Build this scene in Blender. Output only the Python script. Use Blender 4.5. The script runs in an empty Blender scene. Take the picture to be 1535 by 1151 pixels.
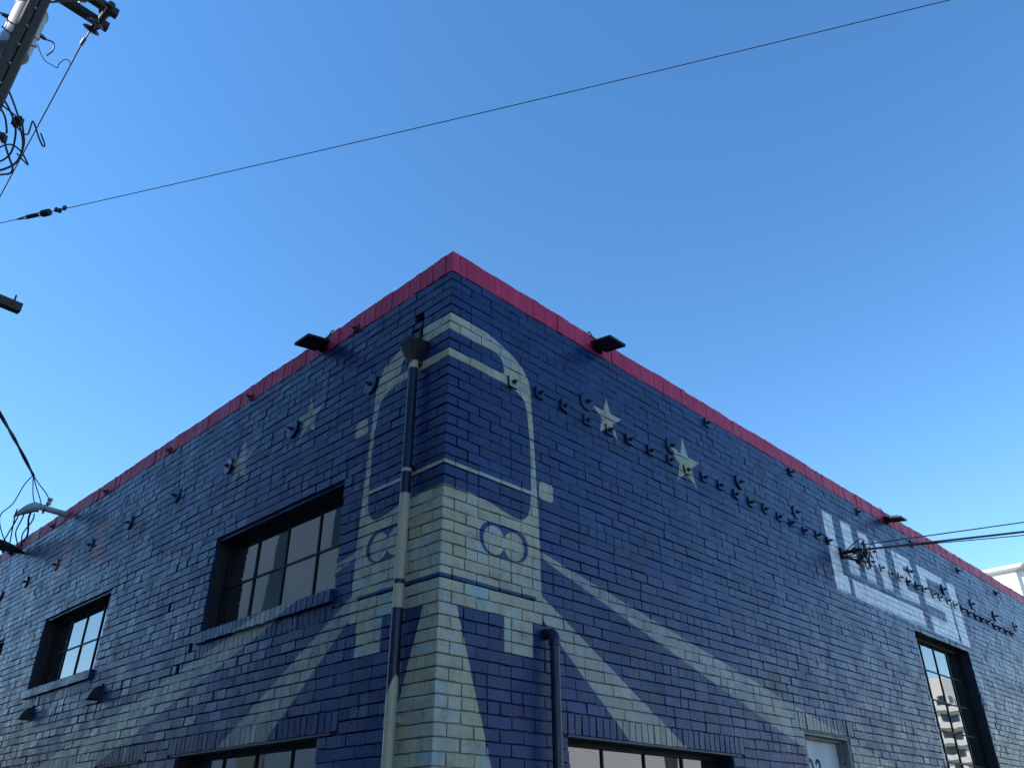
import bpy, bmesh, math, random
import numpy as np
from mathutils import Vector, Matrix

random.seed(7)
rng = np.random.default_rng(11)
scene = bpy.context.scene
col = scene.collection

# ------------------------------------------------------------------ units
U = 0.0767            # one brick course in metres
ZE = 1.45             # eye height above the road
CAM = Vector((-42.0626 * U, -49.5411 * U, ZE))
F_PX, YAW, PITCH, ROLL = 1207.18, 0.795423, 0.514074, -0.003611
PW, PH = 1535.0, 1151.0

# ------------------------------------------------------------------ camera
fw = Vector((math.cos(PITCH) * math.sin(YAW), math.cos(PITCH) * math.cos(YAW), math.sin(PITCH)))
r0 = Vector((math.cos(YAW), -math.sin(YAW), 0))
u0 = r0.cross(fw)
RT = r0 * math.cos(ROLL) + u0 * math.sin(ROLL)
UP = -r0 * math.sin(ROLL) + u0 * math.cos(ROLL)
cam_d = bpy.data.cameras.new('camera')
cam = bpy.data.objects.new('camera', cam_d)
col.objects.link(cam)
m3 = Matrix((RT, UP, -fw)).transposed()
cam.matrix_world = Matrix.Translation(CAM) @ m3.to_4x4()
cam_d.sensor_fit = 'HORIZONTAL'
cam_d.sensor_width = 36.0
cam_d.lens = F_PX * 36.0 / PW
cam_d.clip_start = 0.05
cam_d.clip_end = 2000
scene.camera = cam

# ------------------------------------------------------------------ world, sun, exposure
SUN_EL, SUN_AZ = math.radians(37), math.radians(-58)      # azimuth from +Y towards +X
world = bpy.data.worlds.new('World')
scene.world = world
world.use_nodes = True
wn = world.node_tree
wn.nodes.clear()
sky = wn.nodes.new('ShaderNodeTexSky')
sky.sky_type = 'NISHITA'
sky.sun_disc = False
sky.sun_elevation = SUN_EL
sky.sun_rotation = SUN_AZ
sky.altitude = 0
sky.air_density = 1.0
sky.dust_density = 0.0
sky.ozone_density = 1.6
bg = wn.nodes.new('ShaderNodeBackground')
bg.inputs['Strength'].default_value = 0.145
wo = wn.nodes.new('ShaderNodeOutputWorld')
hs = wn.nodes.new('ShaderNodeHueSaturation')
hs.inputs['Saturation'].default_value = 1.26
wn.links.new(sky.outputs[0], hs.inputs['Color'])
wn.links.new(hs.outputs[0], bg.inputs[0])
wn.links.new(bg.outputs[0], wo.inputs[0])
sd = bpy.data.lights.new('sun', 'SUN')
sd.energy = 4.2
sd.angle = math.radians(0.53)
sd.color = (1.0, 0.94, 0.86)
sun = bpy.data.objects.new('sun', sd)
col.objects.link(sun)
sdir = Vector((math.sin(SUN_AZ) * math.cos(SUN_EL), math.cos(SUN_AZ) * math.cos(SUN_EL), math.sin(SUN_EL)))
sun.rotation_euler = sdir.to_track_quat('Z', 'Y').to_euler()
sun.location = (0, 0, 40)
scene.view_settings.view_transform = 'Standard'
scene.view_settings.look = 'None'
scene.view_settings.exposure = 0.98
scene.view_settings.gamma = 1.0
scene.view_settings.use_curve_mapping = False


# ------------------------------------------------------------------ pixel helpers (directions only; depth from walls / poles)
def ray(px, py):
    return (fw + RT * ((px - PW / 2) / F_PX) - UP * ((py - PH / 2) / F_PX)).normalized()


def at_x(px, py, x):
    d = ray(px, py)
    return CAM + d * ((x - CAM.x) / d.x)


def at_y(px, py, y):
    d = ray(px, py)
    return CAM + d * ((y - CAM.y) / d.y)


def at_t(px, py, t):
    return CAM + ray(px, py) * t


def RW(u, h, c=0.0):      # right wall coordinates (courses, courses, metres outwards)
    return Vector((u * U, -c, ZE + h * U))


def LW(u, h, c=0.0):      # left wall
    return Vector((-c, u * U, ZE + h * U))


# ------------------------------------------------------------------ node helpers
def new_mat(name):
    m = bpy.data.materials.new(name)
    m.use_nodes = True
    nt = m.node_tree
    nt.nodes.clear()
    out = nt.nodes.new('ShaderNodeOutputMaterial')
    b = nt.nodes.new('ShaderNodeBsdfPrincipled')
    nt.links.new(b.outputs[0], out.inputs[0])
    return m, nt, b


def nmath(nt, op, a, b=None, clamp=False):
    n = nt.nodes.new('ShaderNodeMath')
    n.operation = op
    n.use_clamp = clamp
    for i, v in enumerate((a, b)):
        if v is None:
            continue
        if isinstance(v, (int, float)):
            n.inputs[i].default_value = v
        else:
            nt.links.new(v, n.inputs[i])
    return n.outputs[0]


def nmix(nt, f, a, b):
    n = nt.nodes.new('ShaderNodeMix')
    n.data_type = 'RGBA'
    for idx, v in ((0, f), (6, a), (7, b)):
        if isinstance(v, (int, float)):
            n.inputs[idx].default_value = v
        elif isinstance(v, tuple):
            n.inputs[idx].default_value = (*v, 1.0)
        else:
            nt.links.new(v, n.inputs[idx])
    return n.outputs[2]


def nrange(nt, v, a, b, c=0.0, d=1.0, smooth=False):
    n = nt.nodes.new('ShaderNodeMapRange')
    n.interpolation_type = 'SMOOTHSTEP' if smooth else 'LINEAR'
    nt.links.new(v, n.inputs[0])
    for i, x in enumerate((a, b, c, d)):
        n.inputs[i + 1].default_value = x
    return n.outputs[0]


def nnoise(nt, vec, scale, detail=3.0, rough=0.55, stretch=None):
    if stretch:
        mp = nt.nodes.new('ShaderNodeMapping')
        mp.inputs['Scale'].default_value = stretch
        nt.links.new(vec, mp.inputs['Vector'])
        vec = mp.outputs[0]
    n = nt.nodes.new('ShaderNodeTexNoise')
    n.inputs['Scale'].default_value = scale
    n.inputs['Detail'].default_value = detail
    n.inputs['Roughness'].default_value = rough
    nt.links.new(vec, n.inputs['Vector'])
    return n.outputs[0]


def nbump(nt, h, strength, dist, normal=None):
    n = nt.nodes.new('ShaderNodeBump')
    n.inputs['Strength'].default_value = strength
    n.inputs['Distance'].default_value = dist
    nt.links.new(h, n.inputs['Height'])
    if normal is not None:
        nt.links.new(normal, n.inputs['Normal'])
    return n.outputs[0]


# ------------------------------------------------------------------ the mural: shapes in wall coordinates (courses)
class Shape:
    def __init__(s, kind, data, colour, soft=0.035, alpha=1.0):
        s.kind, s.data, s.colour, s.soft, s.alpha = kind, data, colour, soft, alpha
        if kind == 'poly':
            a = sum(p[0] * q[1] - q[0] * p[1] for p, q in zip(data, data[1:] + data[:1]))
            if a < 0:
                s.data = data = data[::-1]
            xs = [p[0] for p in data]; ys = [p[1] for p in data]
            s.bb = (min(xs), max(xs), min(ys), max(ys))
        elif kind == 'circle':
            x, y, r = data
            s.bb = (x - r, x + r, y - r, y + r)
        elif kind == 'stadium':        # x0, x1, y, r
            x0, x1, y, r = data
            s.bb = (x0 - r, x1 + r, y - r, y + r)

    def hits(s, a0, a1, b0, b1):
        if a1 < s.bb[0] - s.soft or a0 > s.bb[1] + s.soft or b1 < s.bb[2] - s.soft or b0 > s.bb[3] + s.soft:
            return False
        if s.kind == 'poly':
            d = s.data
            for p, q in zip(d, d[1:] + d[:1]):
                ex, ey = q[0] - p[0], q[1] - p[1]
                l = math.hypot(ex, ey)
                nx, ny = -ey / l, ex / l
                best = max((x - p[0]) * nx + (y - p[1]) * ny for x in (a0, a1) for y in (b0, b1))
                if best < -s.soft:
                    return False
        return True

    def node(s, nt, vec):
        if s.kind == 'poly':
            acc = None
            d = s.data
            for p, q in zip(d, d[1:] + d[:1]):
                ex, ey = q[0] - p[0], q[1] - p[1]
                l = math.hypot(ex, ey)
                nx, ny = -ey / l, ex / l
                n = nt.nodes.new('ShaderNodeVectorMath')
                n.operation = 'DOT_PRODUCT'
                nt.links.new(vec, n.inputs[0])
                n.inputs[1].default_value = (nx, ny, -(p[0] * nx + p[1] * ny))
                acc = n.outputs['Value'] if acc is None else nmath(nt, 'MINIMUM', acc, n.outputs['Value'])
        else:
            if s.kind == 'circle':
                x, y, r = s.data
                c = vec
            else:
                x0, x1, y, r = s.data
                sep = nt.nodes.new('ShaderNodeSeparateXYZ')
                nt.links.new(vec, sep.inputs[0])
                cx = nmath(nt, 'MINIMUM', nmath(nt, 'MAXIMUM', sep.outputs[0], x0), x1)
                dx = nmath(nt, 'SUBTRACT', sep.outputs[0], cx)
                cb = nt.nodes.new('ShaderNodeCombineXYZ')
                nt.links.new(dx, cb.inputs[0])
                nt.links.new(sep.outputs[1], cb.inputs[1])
                cb.inputs[2].default_value = 1.0
                c = cb.outputs[0]
                x = 0.0
            n = nt.nodes.new('ShaderNodeVectorMath')
            n.operation = 'DISTANCE'
            nt.links.new(c, n.inputs[0])
            n.inputs[1].default_value = (x, y, 1.0)
            acc = nmath(nt, 'SUBTRACT', r, n.outputs['Value'])
        return nrange(nt, acc, -s.soft, s.soft, 0.0, s.alpha, smooth=True)


def rect(u0, u1, h0, h1):
    return [(u0, h0), (u1, h0), (u1, h1), (u0, h1)]


def star(cx, cy, r, colour, **k):
    out = []
    ri = r * 0.382
    for i in range(5):
        a = math.pi / 2 + i * 2 * math.pi / 5
        b1, b2 = a - math.pi / 5, a + math.pi / 5
        out.append(Shape('poly', [(cx + r * math.cos(a), cy + r * math.sin(a)),
                                  (cx + ri * math.cos(b2), cy + ri * math.sin(b2)),
                                  (cx, cy),
                                  (cx + ri * math.cos(b1), cy + ri * math.sin(b1))], colour, **k))
    return out


def train(mirror_h, beam_c, beam_a):
    S = []
    S.append(Shape('poly', [(12.0, 19.4), (84, -19), (58.5, -19), (12.3, 17.15)], beam_c, alpha=beam_a[0]))
    S.append(Shape('poly', [(11.9, 23.52), (86.3, 8.66), (225, -19), (159, -19), (55, 10.65), (14.8, 22.0), (11.9, 22.9)],
                   beam_c, alpha=beam_a[1]))
    S.append(Shape('poly', [(-1, 44.6), (2.46, 44.6), (5.06, 44.4), (6.92, 43.92), (8.61, 43.28), (9.89, 42.55),
                            (10.74, 41.6), (11.16, 40.5), (11.39, 39.2), (11.84, 30.1), (12.15, 25), (12.22, 16.66),
                            (-1, 16.66)], 'cream'))
    S.append(Shape('poly', [(-1, 42.65), (6.0, 42.62), (6.7, 42.45), (7.1, 42.0), (7.28, 41.3), (7.35, 40.66), (-1, 40.66)], 'navy'))
    S.append(Shape('poly', [(-1, 39.63), (7.5, 39.6), (9.0, 39.4), (9.9, 39.0), (10.4, 38.4), (10.68, 37.4), (11.0, 34.0),
                            (11.07, 30.8), (11.03, 28.4), (10.88, 27.2), (10.47, 26.4), (9.83, 25.92), (9.3, 25.85),
                            (-1, 25.85)], 'navy'))
    S.append(Shape('poly', [(-1, 26.77), (3.5, 26.77), (5.6, 26.57), (7.1, 26.22), (8.3, 25.94), (9.0, 25.8), (9.0, 25.2), (-1, 25.2)], 'cream'))
    S.append(Shape('poly', rect(-1, 11.2, 28.8, 29.12), 'cream'))
    S.append(Shape('stadium', (5.82, 9.02, 23.22, 1.5), 'navy'))
    S.append(Shape('circle', (6.14, 23.12, 1.31), 'cream'))
    S.append(Shape('circle', (8.64, 23.08, 1.31), 'cream'))
    S.append(Shape('stadium', (-1, 11.27, 18.84, 0.2), 'navy'))
    S.append(Shape('poly', [(-1, 16.7), (1.92, 16.7), (14.3, -19), (-1, -19)], 'cream'))
    S.append(Shape('poly', rect(7.43, 11.05, 13.7, 16.75), 'cream'))
    S.append(Shape('poly', [(12.2, mirror_h + 0.25), (12.45, mirror_h), (14.0, mirror_h), (14.25, mirror_h + 0.3), (14.2, mirror_h + 1.6),
                            (13.95, mirror_h + 1.85), (12.5, mirror_h + 1.85), (12.25, mirror_h + 1.6)], 'cream'))
    return S


SH_R = train(28.75, 'beam', (1.0, 0.95))
SH_R += star(24.0, 41.6, 2.75, 'cream') + star(39.45, 40.95, 3.55, 'cream')
for pl in ([rect(78.1, 81.5, 32.5, 45.0), rect(81.3, 83.1, 32.6, 35.4), rect(84.5, 88.2, 36.4, 45.0), rect(90.9, 94.5, 36.4, 44.8),
            rect(97.6, 101.3, 36.5, 44.8), [(94.3, 44.6), (97.7, 40.6), (97.7, 38.0), (94.3, 41.6)], rect(84.6, 113.3, 32.4, 35.3),
            rect(104.6, 108.3, 36.2, 44.6), rect(108.1, 112.6, 42.4, 44.6), rect(108.1, 112.4, 40.0, 41.7), rect(108.1, 113.0, 36.4, 38.2),
            rect(116.1, 128.8, 42.6, 44.3), rect(116.2, 119.5, 37.4, 44.3), rect(116.4, 129.4, 37.2, 40.0), rect(125.6, 129.8, 32.9, 39.6),
            rect(117.0, 129.2, 32.2, 35.1), rect(131.0, 135.4, 32.1, 44.0)]):
    SH_R.append(Shape('poly', pl, 'white', soft=0.22))
SH_R.append(Shape('circle', (54.3, 16.7, 1.7), 'soot', soft=0.9, alpha=0.85))

SH_L = train(35.65, 'beam', (0.96, 0.97))
SH_L += star(23.9, 41.6, 2.75, 'cream', alpha=0.85) + star(38.9, 40.9, 3.55, 'cream', alpha=0.78)
for pl in ([[(84.4, 43.6), (83.6, 37.0), (81.8, 37.2), (82.6, 43.6)], rect(80.3, 83.9, 42.6, 44.2), rect(80.0, 81.9, 37.0, 40.2),
            [(97.0, 44.0), (99.0, 44.0), (100.6, 36.8), (98.2, 36.8)], rect(99.6, 101.6, 39.5, 42.4),
            [(113.4, 43.5), (115.2, 43.5), (115.6, 36.8), (113.9, 36.8)],
            [(127.8, 43.6), (130.2, 43.6), (130.2, 38.5), (128.0, 38.5)]]):
    SH_L.append(Shape('poly', pl, 'faded_red', soft=0.35, alpha=0.85))


def paint_groups():
    """colour groups for each paint: input position and per-brick random value, output colour"""
    G = {}

    def start(name):
        g = bpy.data.node_groups.new(name, 'ShaderNodeTree')
        g.interface.new_socket('Vector', in_out='INPUT', socket_type='NodeSocketVector')
        g.interface.new_socket('Random', in_out='INPUT', socket_type='NodeSocketFloat')
        g.interface.new_socket('Color', in_out='OUTPUT', socket_type='NodeSocketColor')
        return g, g.nodes.new('NodeGroupInput'), g.nodes.new('NodeGroupOutput')

    def tint(g, gi, c, lo, hi):
        hv = g.nodes.new('ShaderNodeHueSaturation')
        g.links.new(c, hv.inputs['Color'])
        g.links.new(nrange(g, gi.outputs[1], 0, 1, lo, hi), hv.inputs['Value'])
        return hv.outputs[0]
    # navy
    g, gi, go = start('navy_paint')
    n1 = nrange(g, nnoise(g, gi.outputs[0], 1.7, 4), 0.35, 0.7)
    c = nmix(g, n1, (0.0075, 0.023, 0.090), (0.0100, 0.032, 0.122))
    n2 = nrange(g, nnoise(g, gi.outputs[0], 22, 4, 0.6, (1, 1, 0.35)), 0.58, 0.78, 0, 0.35)
    c = nmix(g, n2, c, (0.022, 0.042, 0.11))
    g.links.new(tint(g, gi, c, 0.8, 1.25), go.inputs[0])
    G['navy'] = g
    # cream: pale grey-green paint with blue and brown patches brick by brick
    g, gi, go = start('cream_paint')
    c = nmix(g, nrange(g, nnoise(g, gi.outputs[0], 2.2, 3), 0.4, 0.66), (0.45, 0.405, 0.26), (0.40, 0.41, 0.325))
    bl = nmath(g, 'MULTIPLY', nrange(g, nnoise(g, gi.outputs[0], 4.5, 4, 0.6), 0.46, 0.62), nrange(g, gi.outputs[1], 0.3, 0.8))
    c = nmix(g, nmath(g, 'MULTIPLY', bl, 0.8), c, (0.25, 0.385, 0.43))
    br = nrange(g, nnoise(g, gi.outputs[0], 6, 5, 0.6, (1, 1, 1.6)), 0.53, 0.72, 0, 0.85)
    c = nmix(g, br, c, (0.27, 0.20, 0.14))
    st = nrange(g, nnoise(g, gi.outputs[0], 26, 3, 0.6, (1, 1, 0.12)), 0.5, 0.72, 0, 0.5)
    c = nmix(g, st, c, (0.24, 0.24, 0.20))
    g.links.new(tint(g, gi, c, 0.88, 1.08), go.inputs[0])
    G['cream'] = g
    g, gi, go = start('beam_paint')
    c = nmix(g, nrange(g, nnoise(g, gi.outputs[0], 3.0, 4), 0.4, 0.62), (0.36, 0.325, 0.25), (0.31, 0.33, 0.30))
    br = nrange(g, nnoise(g, gi.outputs[0], 5, 5, 0.6), 0.56, 0.74, 0, 0.7)
    c = nmix(g, br, c, (0.25, 0.19, 0.16))
    st = nrange(g, nnoise(g, gi.outputs[0], 26, 3, 0.6, (1, 1, 0.12)), 0.55, 0.75, 0, 0.35)
    c = nmix(g, st, c, (0.22, 0.22, 0.21))
    g.links.new(tint(g, gi, c, 0.85, 1.1), go.inputs[0])
    G['beam'] = g
    for nm, a, b in (('white', (0.72, 0.73, 0.72), (0.80, 0.80, 0.79)), ('faded_red', (0.34, 0.06, 0.07), (0.42, 0.11, 0.12)),
                     ('soot', (0.012, 0.012, 0.014), (0.03, 0.03, 0.035)), ('pipe_navy_dark_reflection', (0.006, 0.012, 0.036), (0.010, 0.020, 0.055)), ('pipe_cream', (0.36, 0.315, 0.21), (0.40, 0.36, 0.26)), ('red', (0.44, 0.020, 0.078), (0.54, 0.032, 0.100))):
        g, gi, go = start(nm + '_paint')
        c = nmix(g, nrange(g, nnoise(g, gi.outputs[0], 3.5, 4), 0.35, 0.65), a, b)
        g.links.new(tint(g, gi, c, 0.86, 1.12), go.inputs[0])
        G[nm] = g
    return G


PG = paint_groups()
SHEEN = 0.31


def painted(name, wall, shapes, base='navy', rough=SHEEN, bump=1.0, speck=False):
    m, nt, b = new_mat(name)
    geo = nt.nodes.new('ShaderNodeNewGeometry')
    pos = geo.outputs['Position']
    at = nt.nodes.new('ShaderNodeAttribute')
    at.attribute_name = 'piece_random'
    oi = nt.nodes.new('ShaderNodeObjectInfo')
    rnd = nmath(nt, 'FRACT', nmath(nt, 'ADD', at.outputs['Fac'], oi.outputs['Random']))

    def grp(k):
        n = nt.nodes.new('ShaderNodeGroup')
        n.node_tree = PG[k]
        nt.links.new(pos, n.inputs[0])
        nt.links.new(rnd, n.inputs[1])
        return n.outputs[0]
    colr = grp(base)
    if shapes:
        sep = nt.nodes.new('ShaderNodeSeparateXYZ')
        nt.links.new(pos, sep.inputs[0])
        uu = nmath(nt, 'DIVIDE', sep.outputs[0 if wall == 'R' else 1], U)
        hh = nmath(nt, 'DIVIDE', nmath(nt, 'SUBTRACT', sep.outputs[2], ZE), U)
        wob = nt.nodes.new('ShaderNodeCombineXYZ')
        nt.links.new(uu, wob.inputs[0])
        nt.links.new(hh, wob.inputs[1])
        wob.inputs[2].default_value = 1.0
        vec = wob.outputs[0]
        cache = {}
        for s in shapes:
            if s.colour not in cache:
                cache[s.colour] = colr if s.colour == base and not cache else grp(s.colour)
            f = s.node(nt, vec)
            if s.colour in ('cream', 'beam') and base == 'navy':
                f = nmath(nt, 'MULTIPLY', f, nrange(nt, nnoise(nt, pos, 7, 6, 0.7), 0.3, 0.55, 0.72, 1.0))
            if s.colour in ('faded_red', 'soot', 'white') or s.alpha < 0.99:
                wear = nrange(nt, nnoise(nt, pos, 9, 5, 0.65), 0.36, 0.6, 0.6, 1.0)
                if s.colour == 'white':
                    wear = nrange(nt, nnoise(nt, pos, 14, 5, 0.65), 0.3, 0.45, 0.85, 1.0)
                f = nmath(nt, 'MULTIPLY', f, wear)
            colr = nmix(nt, f, colr, cache[s.colour])
    if speck:     # bare mortar showing where the brush missed the joints
        sp = nrange(nt, nnoise(nt, pos, 38, 3, 0.6), 0.66, 0.72, 0, 0.4)
        colr = nmix(nt, sp, colr, (0.33, 0.32, 0.29))
    # dust and rain marks
    du = nrange(nt, nnoise(nt, pos, 3.2, 5, 0.6, (1, 1, 0.25)), 0.56, 0.8, 0, 0.05)
    colr = nmix(nt, du, colr, (0.16, 0.16, 0.15))
    nt.links.new(colr, b.inputs['Base Color'])
    rr = nrange(nt, nnoise(nt, pos, 3.0, 6, 0.65), 0.32, 0.68, rough - 0.09, rough + 0.16)
    nt.links.new(rr, b.inputs['Roughness'])
    b.inputs['Specular IOR Level'].default_value = 0.28
    if bump:
        n1 = nbump(nt, nnoise(nt, pos, 60, 3, 0.55, (1, 1, 0.15)), 0.45 * bump, 0.004)
        n2 = nbump(nt, nnoise(nt, pos, 26, 4, 0.6), 0.6 * bump, 0.006, n1)
        nt.links.new(n2, b.inputs['Normal'])
    return m


PCACHE = {}


def wall_paint(wall, a0, a1, b0, b1, speck=False, pipe=False):
    sh = SH_R if wall == 'R' else SH_L
    ids = tuple(i for i, s in enumerate(sh) if s.hits(a0, a1, b0, b1))
    key = (wall, ids, speck, pipe)
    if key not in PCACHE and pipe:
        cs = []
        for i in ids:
            c = Shape(sh[i].kind, sh[i].data, {'navy': 'pipe_navy_dark_reflection', 'cream': 'pipe_cream', 'beam': 'pipe_cream'}[sh[i].colour], sh[i].soft, sh[i].alpha)
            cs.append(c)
        PCACHE[key] = painted('pipe_paint', wall, cs, base='pipe_navy_dark_reflection', rough=0.22, bump=0.12)  # wall navy made darker on pipes: dark reflections put into the colour
    if key not in PCACHE:
        PCACHE[key] = painted('pipe_paint' if pipe else 'wall_paint', wall, [sh[i] for i in ids], speck=speck, rough=0.22 if pipe else SHEEN, bump=0.12 if pipe else 1.0)
    return PCACHE[key]


RED = painted('red_paint', 'R', [], base='red', rough=0.48)


def simple(name, c, rough=0.5, metal=0.0, c2=None, scale=12, bump=0.0, spec=0.5, stretch=None):
    m, nt, b = new_mat(name)
    geo = nt.nodes.new('ShaderNodeNewGeometry')
    if c2 is None:
        c2 = tuple(x * 0.75 for x in c)
    n = nnoise(nt, geo.outputs['Position'], scale, 5, 0.6, stretch)
    nt.links.new(nmix(nt, nrange(nt, n, 0.35, 0.68), c, c2), b.inputs['Base Color'])
    nt.links.new(nrange(nt, n, 0.3, 0.7, max(0.03, rough - 0.08), rough + 0.1), b.inputs['Roughness'])
    b.inputs['Metallic'].default_value = metal
    b.inputs['Specular IOR Level'].default_value = spec
    if bump:
        nt.links.new(nbump(nt, n, bump, 0.01), b.inputs['Normal'])
    return m


M_BLACK = simple('black_metal', (0.008, 0.009, 0.011), 0.5, spec=0.25)
M_DARKREV = simple('reveal_paint_and_shade', (0.006, 0.008, 0.015), 0.6, c2=(0.012, 0.015, 0.026), scale=8)  # dark navy taken near black: the shade of the reveals is in the colour
M_CABLE = simple('cable_rubber', (0.012, 0.012, 0.016), 0.55)
M_GALV = simple('galvanised_metal', (0.30, 0.31, 0.32), 0.5, 0.5)
M_GREY = simple('grey_paint', (0.36, 0.37, 0.38), 0.5, c2=(0.28, 0.29, 0.30), scale=5)
M_WOOD = simple('weathered_wood', (0.026, 0.022, 0.020), 0.85, c2=(0.052, 0.045, 0.041), scale=9, bump=0.4, stretch=(4, 4, 0.3))
M_ARM = simple('tarred_wood', (0.028, 0.024, 0.022), 0.85, c2=(0.05, 0.043, 0.038), scale=9, bump=0.3)
M_PORC = simple('brown_porcelain', (0.035, 0.018, 0.014), 0.18, c2=(0.045, 0.022, 0.018))
M_LENS = simple('lamp_lens', (0.03, 0.032, 0.038), 0.5, c2=(0.045, 0.042, 0.045), spec=0.2)
M_ASPH = simple('asphalt', (0.085, 0.082, 0.078), 0.85, c2=(0.11, 0.106, 0.10), scale=6, bump=0.2)
M_CONC = simple('concrete', (0.34, 0.325, 0.295), 0.8, c2=(0.27, 0.26, 0.24), scale=4, bump=0.2)
M_WHITEB = simple('white_render', (0.84, 0.82, 0.78), 0.7, c2=(0.78, 0.76, 0.72), scale=0.6)
M_BLUEG = simple('blue_grey_render', (0.50, 0.52, 0.54), 0.7, c2=(0.44, 0.46, 0.48), scale=0.4)
M_BRICKD = simple('dark_brick', (0.14, 0.085, 0.07), 0.8, c2=(0.10, 0.065, 0.055), scale=1.5)
M_PALEB = simple('pale_render', (0.66, 0.645, 0.61), 0.75, c2=(0.60, 0.585, 0.555), scale=0.6)
M_GREYB = simple('grey_render', (0.42, 0.42, 0.41), 0.7, c2=(0.35, 0.35, 0.355), scale=0.4)
M_CREAMB = simple('cream_render', (0.60, 0.54, 0.44), 0.7, c2=(0.54, 0.48, 0.40), scale=0.5)
M_ROOF = simple('roof_felt', (0.10, 0.10, 0.10), 0.9)
M_DOORW = simple('white_door_paint', (0.55, 0.57, 0.58), 0.45, c2=(0.48, 0.50, 0.52), scale=3)
M_DOORF = simple('grey_door_frame_paint', (0.22, 0.22, 0.215), 0.5, c2=(0.15, 0.15, 0.15), scale=6)
M_DIGIT = simple('navy_digit_paint', (0.015, 0.02, 0.06), 0.5)
M_LINT = simple('steel_lintel_paint', (0.030, 0.034, 0.050), 0.5, c2=(0.07, 0.07, 0.075), scale=14)
M_DSP = simple('dark_hopper_paint', (0.013, 0.016, 0.030), 0.42)
M_RIM = simple('shaded_black_iron', (0.010, 0.011, 0.015), 0.6)  # black iron of rims and bolts, with their edge shade put into the colour
M_RED_TAG = simple('red_cap', (0.16, 0.02, 0.02), 0.4)


def glass_mat(name, tintc=(0.010, 0.012, 0.015), ior=2.8):
    m, nt, b = new_mat(name)
    geo = nt.nodes.new('ShaderNodeNewGeometry')
    b.inputs['Base Color'].default_value = (*tintc, 1)
    b.inputs['Roughness'].default_value = 0.015
    b.inputs['IOR'].default_value = ior
    nt.links.new(nbump(nt, nnoise(nt, geo.outputs['Position'], 1.6, 2, 0.4), 0.05, 0.03), b.inputs['Normal'])
    return m


M_GLASS = glass_mat('window_glass')
M_GLASSF = glass_mat('far_window_glass', (0.02, 0.03, 0.045), 1.5)


# ------------------------------------------------------------------ mesh helpers
class MB:
    def __init__(s):
        s.v, s.f, s.m, s.r, s.mats = [], [], [], [], []

    def mi(s, mat):
        if mat not in s.mats:
            s.mats.append(mat)
        return s.mats.index(mat)

    def add(s, verts, faces, mat, rnd=0.0):
        o = len(s.v)
        s.v.extend([tuple(x) for x in verts])
        k = s.mi(mat)
        for f in faces:
            s.f.append([i + o for i in f])
            s.m.append(k)
            s.r.append(rnd)

    def box(s, p0, p1, mat, rnd=0.0):
        x0, y0, z0 = (min(a, b) for a, b in zip(p0, p1))
        x1, y1, z1 = (max(a, b) for a, b in zip(p0, p1))
        v = [(x0, y0, z0), (x1, y0, z0), (x1, y1, z0), (x0, y1, z0), (x0, y0, z1), (x1, y0, z1), (x1, y1, z1), (x0, y1, z1)]
        s.add(v, [(0, 3, 2, 1), (4, 5, 6, 7), (0, 1, 5, 4), (1, 2, 6, 5), (2, 3, 7, 6), (3, 0, 4, 7)], mat, rnd)

    def bevel_box(s, p0, p1, bv, mat, M=None):
        bm = bmesh.new()
        bmesh.ops.create_cube(bm, size=1)
        c = [(a + b) / 2 for a, b in zip(p0, p1)]
        d = [abs(a - b) for a, b in zip(p0, p1)]
        for v in bm.verts:
            v.co = Vector((c[0] + v.co.x * d[0], c[1] + v.co.y * d[1], c[2] + v.co.z * d[2]))
        bmesh.ops.bevel(bm, geom=bm.edges[:], offset=bv, segments=1, affect='EDGES')
        bm.verts.index_update()
        s.add([(M @ v.co if M else v.co) for v in bm.verts], [[v.index for v in f.verts] for f in bm.faces], mat)
        bm.free()

    def obox(s, c, ax, ay, az, mat):
        """box from centre and three half-axis vectors"""
        v = [c + ax * i + ay * j + az * k for k in (-1, 1) for j in (-1, 1) for i in (-1, 1)]
        s.add(v, [(0, 2, 3, 1), (4, 5, 7, 6), (0, 1, 5, 4), (1, 3, 7, 5), (3, 2, 6, 7), (2, 0, 4, 6)], mat)

    def tube(s, pts, rad, mat, n=8, caps=True):
        pts = [Vector(p) for p in pts]
        if not isinstance(rad, (list, tuple)):
            rad = [rad] * len(pts)
        rings = []
        prev = None
        for i, p in enumerate(pts):
            a = pts[max(0, i - 1)]
            b = pts[min(len(pts) - 1, i + 1)]
            t = (b - a).normalized()
            if prev is None:
                prev = t.orthogonal().normalized()
            prev = (prev - t * prev.dot(t)).normalized()
            q = t.cross(prev)
            rings.append([p + (prev * math.cos(2 * math.pi * k / n) + q * math.sin(2 * math.pi * k / n)) * rad[i] for k in range(n)])
        v = [x for r in rings for x in r]
        f = []
        for i in range(len(pts) - 1):
            for k in range(n):
                k2 = (k + 1) % n
                f.append((i * n + k, i * n + k2, (i + 1) * n + k2, (i + 1) * n + k))
        if caps:
            f.append(tuple(range(n))[::-1])
            f.append(tuple((len(pts) - 1) * n + k for k in range(n)))
        s.add(v, f, mat)

    def build(s, name, parent=None, smooth=False, rnd=False):
        me = bpy.data.meshes.new(name)
        me.from_pydata(s.v, [], s.f)
        for m in s.mats:
            me.materials.append(m)
        me.polygons.foreach_set('material_index', s.m)
        if smooth:
            me.polygons.foreach_set('use_smooth', [True] * len(s.f))
        if rnd:
            a = me.attributes.new('piece_random', 'FLOAT', 'FACE')
            a.data.foreach_set('value', s.r)
        me.update()
        o = bpy.data.objects.new(name, me)
        col.objects.link(o)
        if parent is not None:
            o.parent = parent
        return o


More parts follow.
